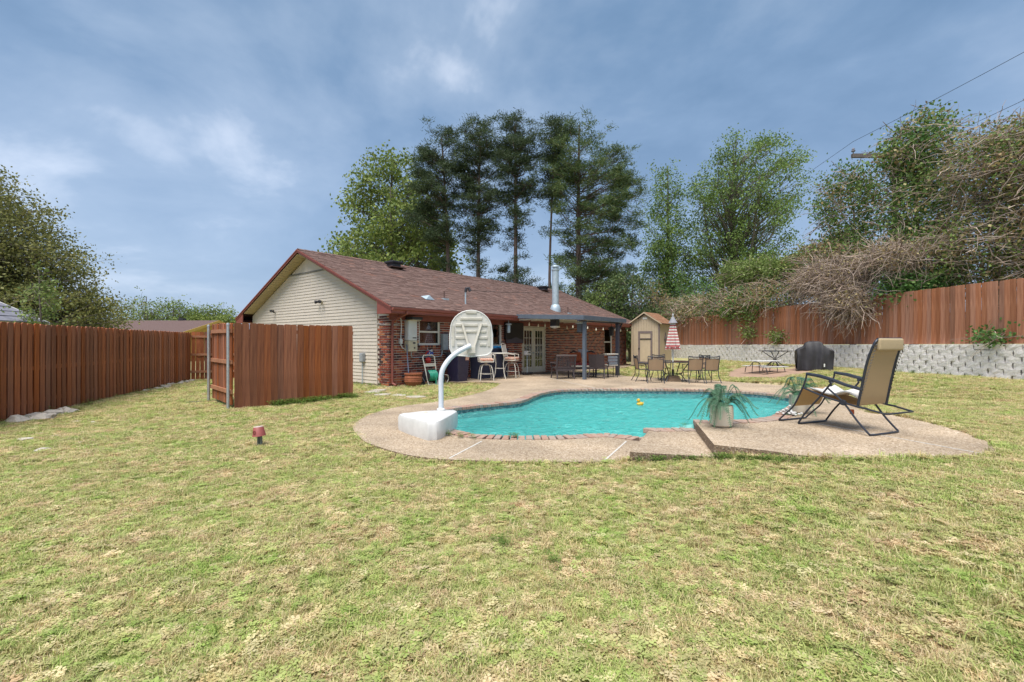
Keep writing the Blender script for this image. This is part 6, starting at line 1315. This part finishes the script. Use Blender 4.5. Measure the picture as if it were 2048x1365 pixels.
def gpoints():
    P = []; Sc = []
    for (y0, y1, den, sc) in ((.8,3.2,1100,.95),(3.2,5.5,800,1.0),(5.5,8.5,460,1.15),(8.5,12.5,250,1.4),(12.5,19,110,1.75),(19,27,34,2.3)):
        xm = min(1.25*y1+1.5, 16); n_ = int((2*xm)*(y1-y0)*den); x_ = rng.uniform(-xm,xm,n_); y_ = rng.uniform(y0,y1,n_); k = np.abs(x_) < 1.2*y_+1.6; x_, y_ = x_[k], y_[k]
        P.append(np.stack([x_, y_], 1)); Sc.append(np.full(len(x_), sc))
    P = np.concatenate(P); Sc = np.concatenate(Sc)*rng.uniform(.7,1.25,len(P)); x_, y_ = P[:,0], P[:,1]
    bad = inpoly(x_,y_,grow(deckA,.01))|inpoly(x_,y_,slabC)|inpoly(x_,y_,[(1.4,5.47),(2.45,5.2),(2.72,6.92),(2.08,6.92)])|(x_ > wall_x(y_)-.05)|inpoly(x_,y_,bare)
    hs = [hw(-.05,.05)[:2],hw(HL+.1,.05)[:2],hw(HL+.1,-10.5)[:2],hw(-.05,-10.5)[:2]]; bad |= inpoly(x_,y_,hs)
    fx = fa.x+(y_-fa.y)/(fb.y-fa.y)*(fb.x-fa.x); bad |= (x_ < fx+.03)
    nz = np.sin(x_*2.1+np.sin(y_*1.7)*1.5)*np.sin(y_*2.6+np.sin(x_*1.3)*1.8); keep = ~bad & (rng.uniform(size=len(x_)) < .80+.2*nz); Sc = Sc*(1+.12*nz)
    x_, y_, Sc = x_[keep], y_[keep], Sc[keep]; return np.stack([x_, y_, H(x_, y_)], 1), Sc
GP, GS = gpoints()
def scatter(name, pts, scl, coll, kind='stuff'):
    me = bpy.data.meshes.new(name); me.vertices.add(len(pts)); me.vertices.foreach_set('co', pts.astype(np.float32).ravel())
    at = me.attributes.new('sc', 'FLOAT', 'POINT'); at.data.foreach_set('value', scl.astype(np.float32)); o = link(name, me); struct(o, kind)
    g = bpy.data.node_groups.new(name+'_scatter', 'GeometryNodeTree'); g.interface.new_socket('Geometry', in_out='INPUT', socket_type='NodeSocketGeometry'); g.interface.new_socket('Geometry', in_out='OUTPUT', socket_type='NodeSocketGeometry')
    N = g.nodes; L = g.links; gi = N.new('NodeGroupInput'); go = N.new('NodeGroupOutput'); ci = N.new('GeometryNodeCollectionInfo'); ci.inputs['Collection'].default_value = coll; ci.inputs['Separate Children'].default_value = True; ci.inputs['Reset Children'].default_value = True
    ip = N.new('GeometryNodeInstanceOnPoints'); ip.inputs['Pick Instance'].default_value = True; na = N.new('GeometryNodeInputNamedAttribute'); na.data_type = 'FLOAT'; na.inputs['Name'].default_value = 'sc'
    rv = N.new('FunctionNodeRandomValue'); rv.data_type = 'FLOAT_VECTOR'; rv.inputs[0].default_value = (-.12,-.12,0); rv.inputs[1].default_value = (.12,.12,6.28)
    L.new(gi.outputs[0], ip.inputs['Points']); L.new(ci.outputs[0], ip.inputs['Instance']); L.new(rv.outputs[0], ip.inputs['Rotation']); L.new(na.outputs[0], ip.inputs['Scale']); L.new(ip.outputs[0], go.inputs[0])
    o.modifiers.new('scatter', 'NODES').node_group = g; return o
eg = []                                   # tufts leaning over the edge of the paving
for poly in (catmull(deckA_out, 4), slabC[2:-20], [tuple(p) for p in far[4:9]]):
    for a_, b_ in zip(poly[:-1], poly[1:]):
        L_ = math.dist(a_, b_); nn = np.array([b_[1]-a_[1], a_[0]-b_[0]])/(L_+1e-9)
        for k in range(int(L_*30)):
            f = rng.uniform(); p = np.array(a_)+(np.array(b_)-np.array(a_))*f
            for sg in (1, -1):
                q_ = p+nn*sg*rng.uniform(.0,.05)
                if not (inpoly(q_[:1], q_[1:], deckA)[0] or inpoly(q_[:1], q_[1:], slabC)[0]): eg.append((q_[0], q_[1], Hs(*q_)+.012))
eg = np.array(eg); GP = np.concatenate([GP, eg]); GS = np.concatenate([GS, rng.uniform(.9,1.7,len(eg))])
scatter('grass', GP, GS, src)
# taller weeds: foot of the screen, front of the raised deck, joints of the paving
wsrc = bpy.data.collections.new('weed_source')
M_weed = leafmat('weed_leaf', (.09,.17,.03), (.14,.24,.04), (.22,.30,.07))
for k in range(4):
    rn = random.Random(50+k); mb = MB()
    for q in range(46):
        a = rn.uniform(0,6.28); r_ = .07*math.sqrt(rn.random()); h_ = rn.uniform(.03,.15); e = rn.uniform(.012,.022); b = rn.uniform(0,6.28); c = Vector((r_*math.cos(a)*(1+h_*4), r_*math.sin(a)*(1+h_*4), h_)); u = Vector((math.cos(b),math.sin(b),rn.uniform(-.3,.5)))*e; v = Vector((-math.sin(b),math.cos(b),rn.uniform(-.3,.3)))*e*.6
        mb.add([c-u, c+v, c+u, c-v], [(0,1,2,3)])
    me = bpy.data.meshes.new('weed'); me.from_pydata(mb.v, [], mb.f); me.materials.append(M_weed); o = bpy.data.objects.new('weed', me); wsrc.objects.link(o)
wp = []; ws_ = []
for k in range(170):
    f = rng.uniform(.25,1.02); p = np.array([-6.0,9.95])+np.array([1.78,2.3])*f+np.array([.79,-.61])*abs(rng.normal(.06,.13)); wp.append((*p, Hs(*p))); ws_.append(rng.uniform(.5,1.15))
for k in range(70):
    f = rng.uniform(0,1); p = np.array([2.3,5.24])+(np.array([2.98,4.78])-np.array([2.3,5.24]))*f+np.array([-.02,-.03-abs(rng.normal(.0,.05))]); wp.append((*p, Hs(*p))); ws_.append(rng.uniform(.25,.6))
for k in range(36): f = rng.uniform(0,1); p = np.array([1.45,5.44])+np.array([.95,-.24])*f+np.array([0,-.03]); wp.append((*p, Hs(*p))); ws_.append(rng.uniform(.3,.6))
for k in range(60): f = rng.uniform(.1,.95); p = np.array(along(f, rng.uniform(.02,.2))); wp.append((*p, Hs(*p))); ws_.append(rng.uniform(.3,.9))
for k in range(60): p = np.array(hw(-rng.uniform(.05,.5), -rng.uniform(.1,3))[:2]); wp.append((*p, Hs(*p))); ws_.append(rng.uniform(.4,1.0))
for (px_, py_, n_) in ((1027,877,7),(895,872,6),(925,875,5),(1395,869,4),(1370,871,3),(946,878,3)):
    for k in range(n_): x_, y_ = G(px_+rng.normal()*4, py_+rng.normal()*.8, .055); wp.append((x_, y_, .055 if px_ < 1300 else .168)); ws_.append(rng.uniform(.3,.6))
for k in range(50): y_ = rng.uniform(12,22); p = (wall_x(y_)-rng.uniform(.02,.2), y_); wp.append((*p, Hs(*p))); ws_.append(rng.uniform(.4,1))
for (px_, py_, n_) in ((1015,1085,16),(1100,1130,8),(560,1010,6)):
    for k in range(n_): x_, y_ = G(px_+rng.normal()*14, py_+rng.normal()*8, 0); wp.append((x_, y_, 0)); ws_.append(rng.uniform(.2,.42))
scatter('weeds', np.array(wp), np.array(ws_), wsrc)
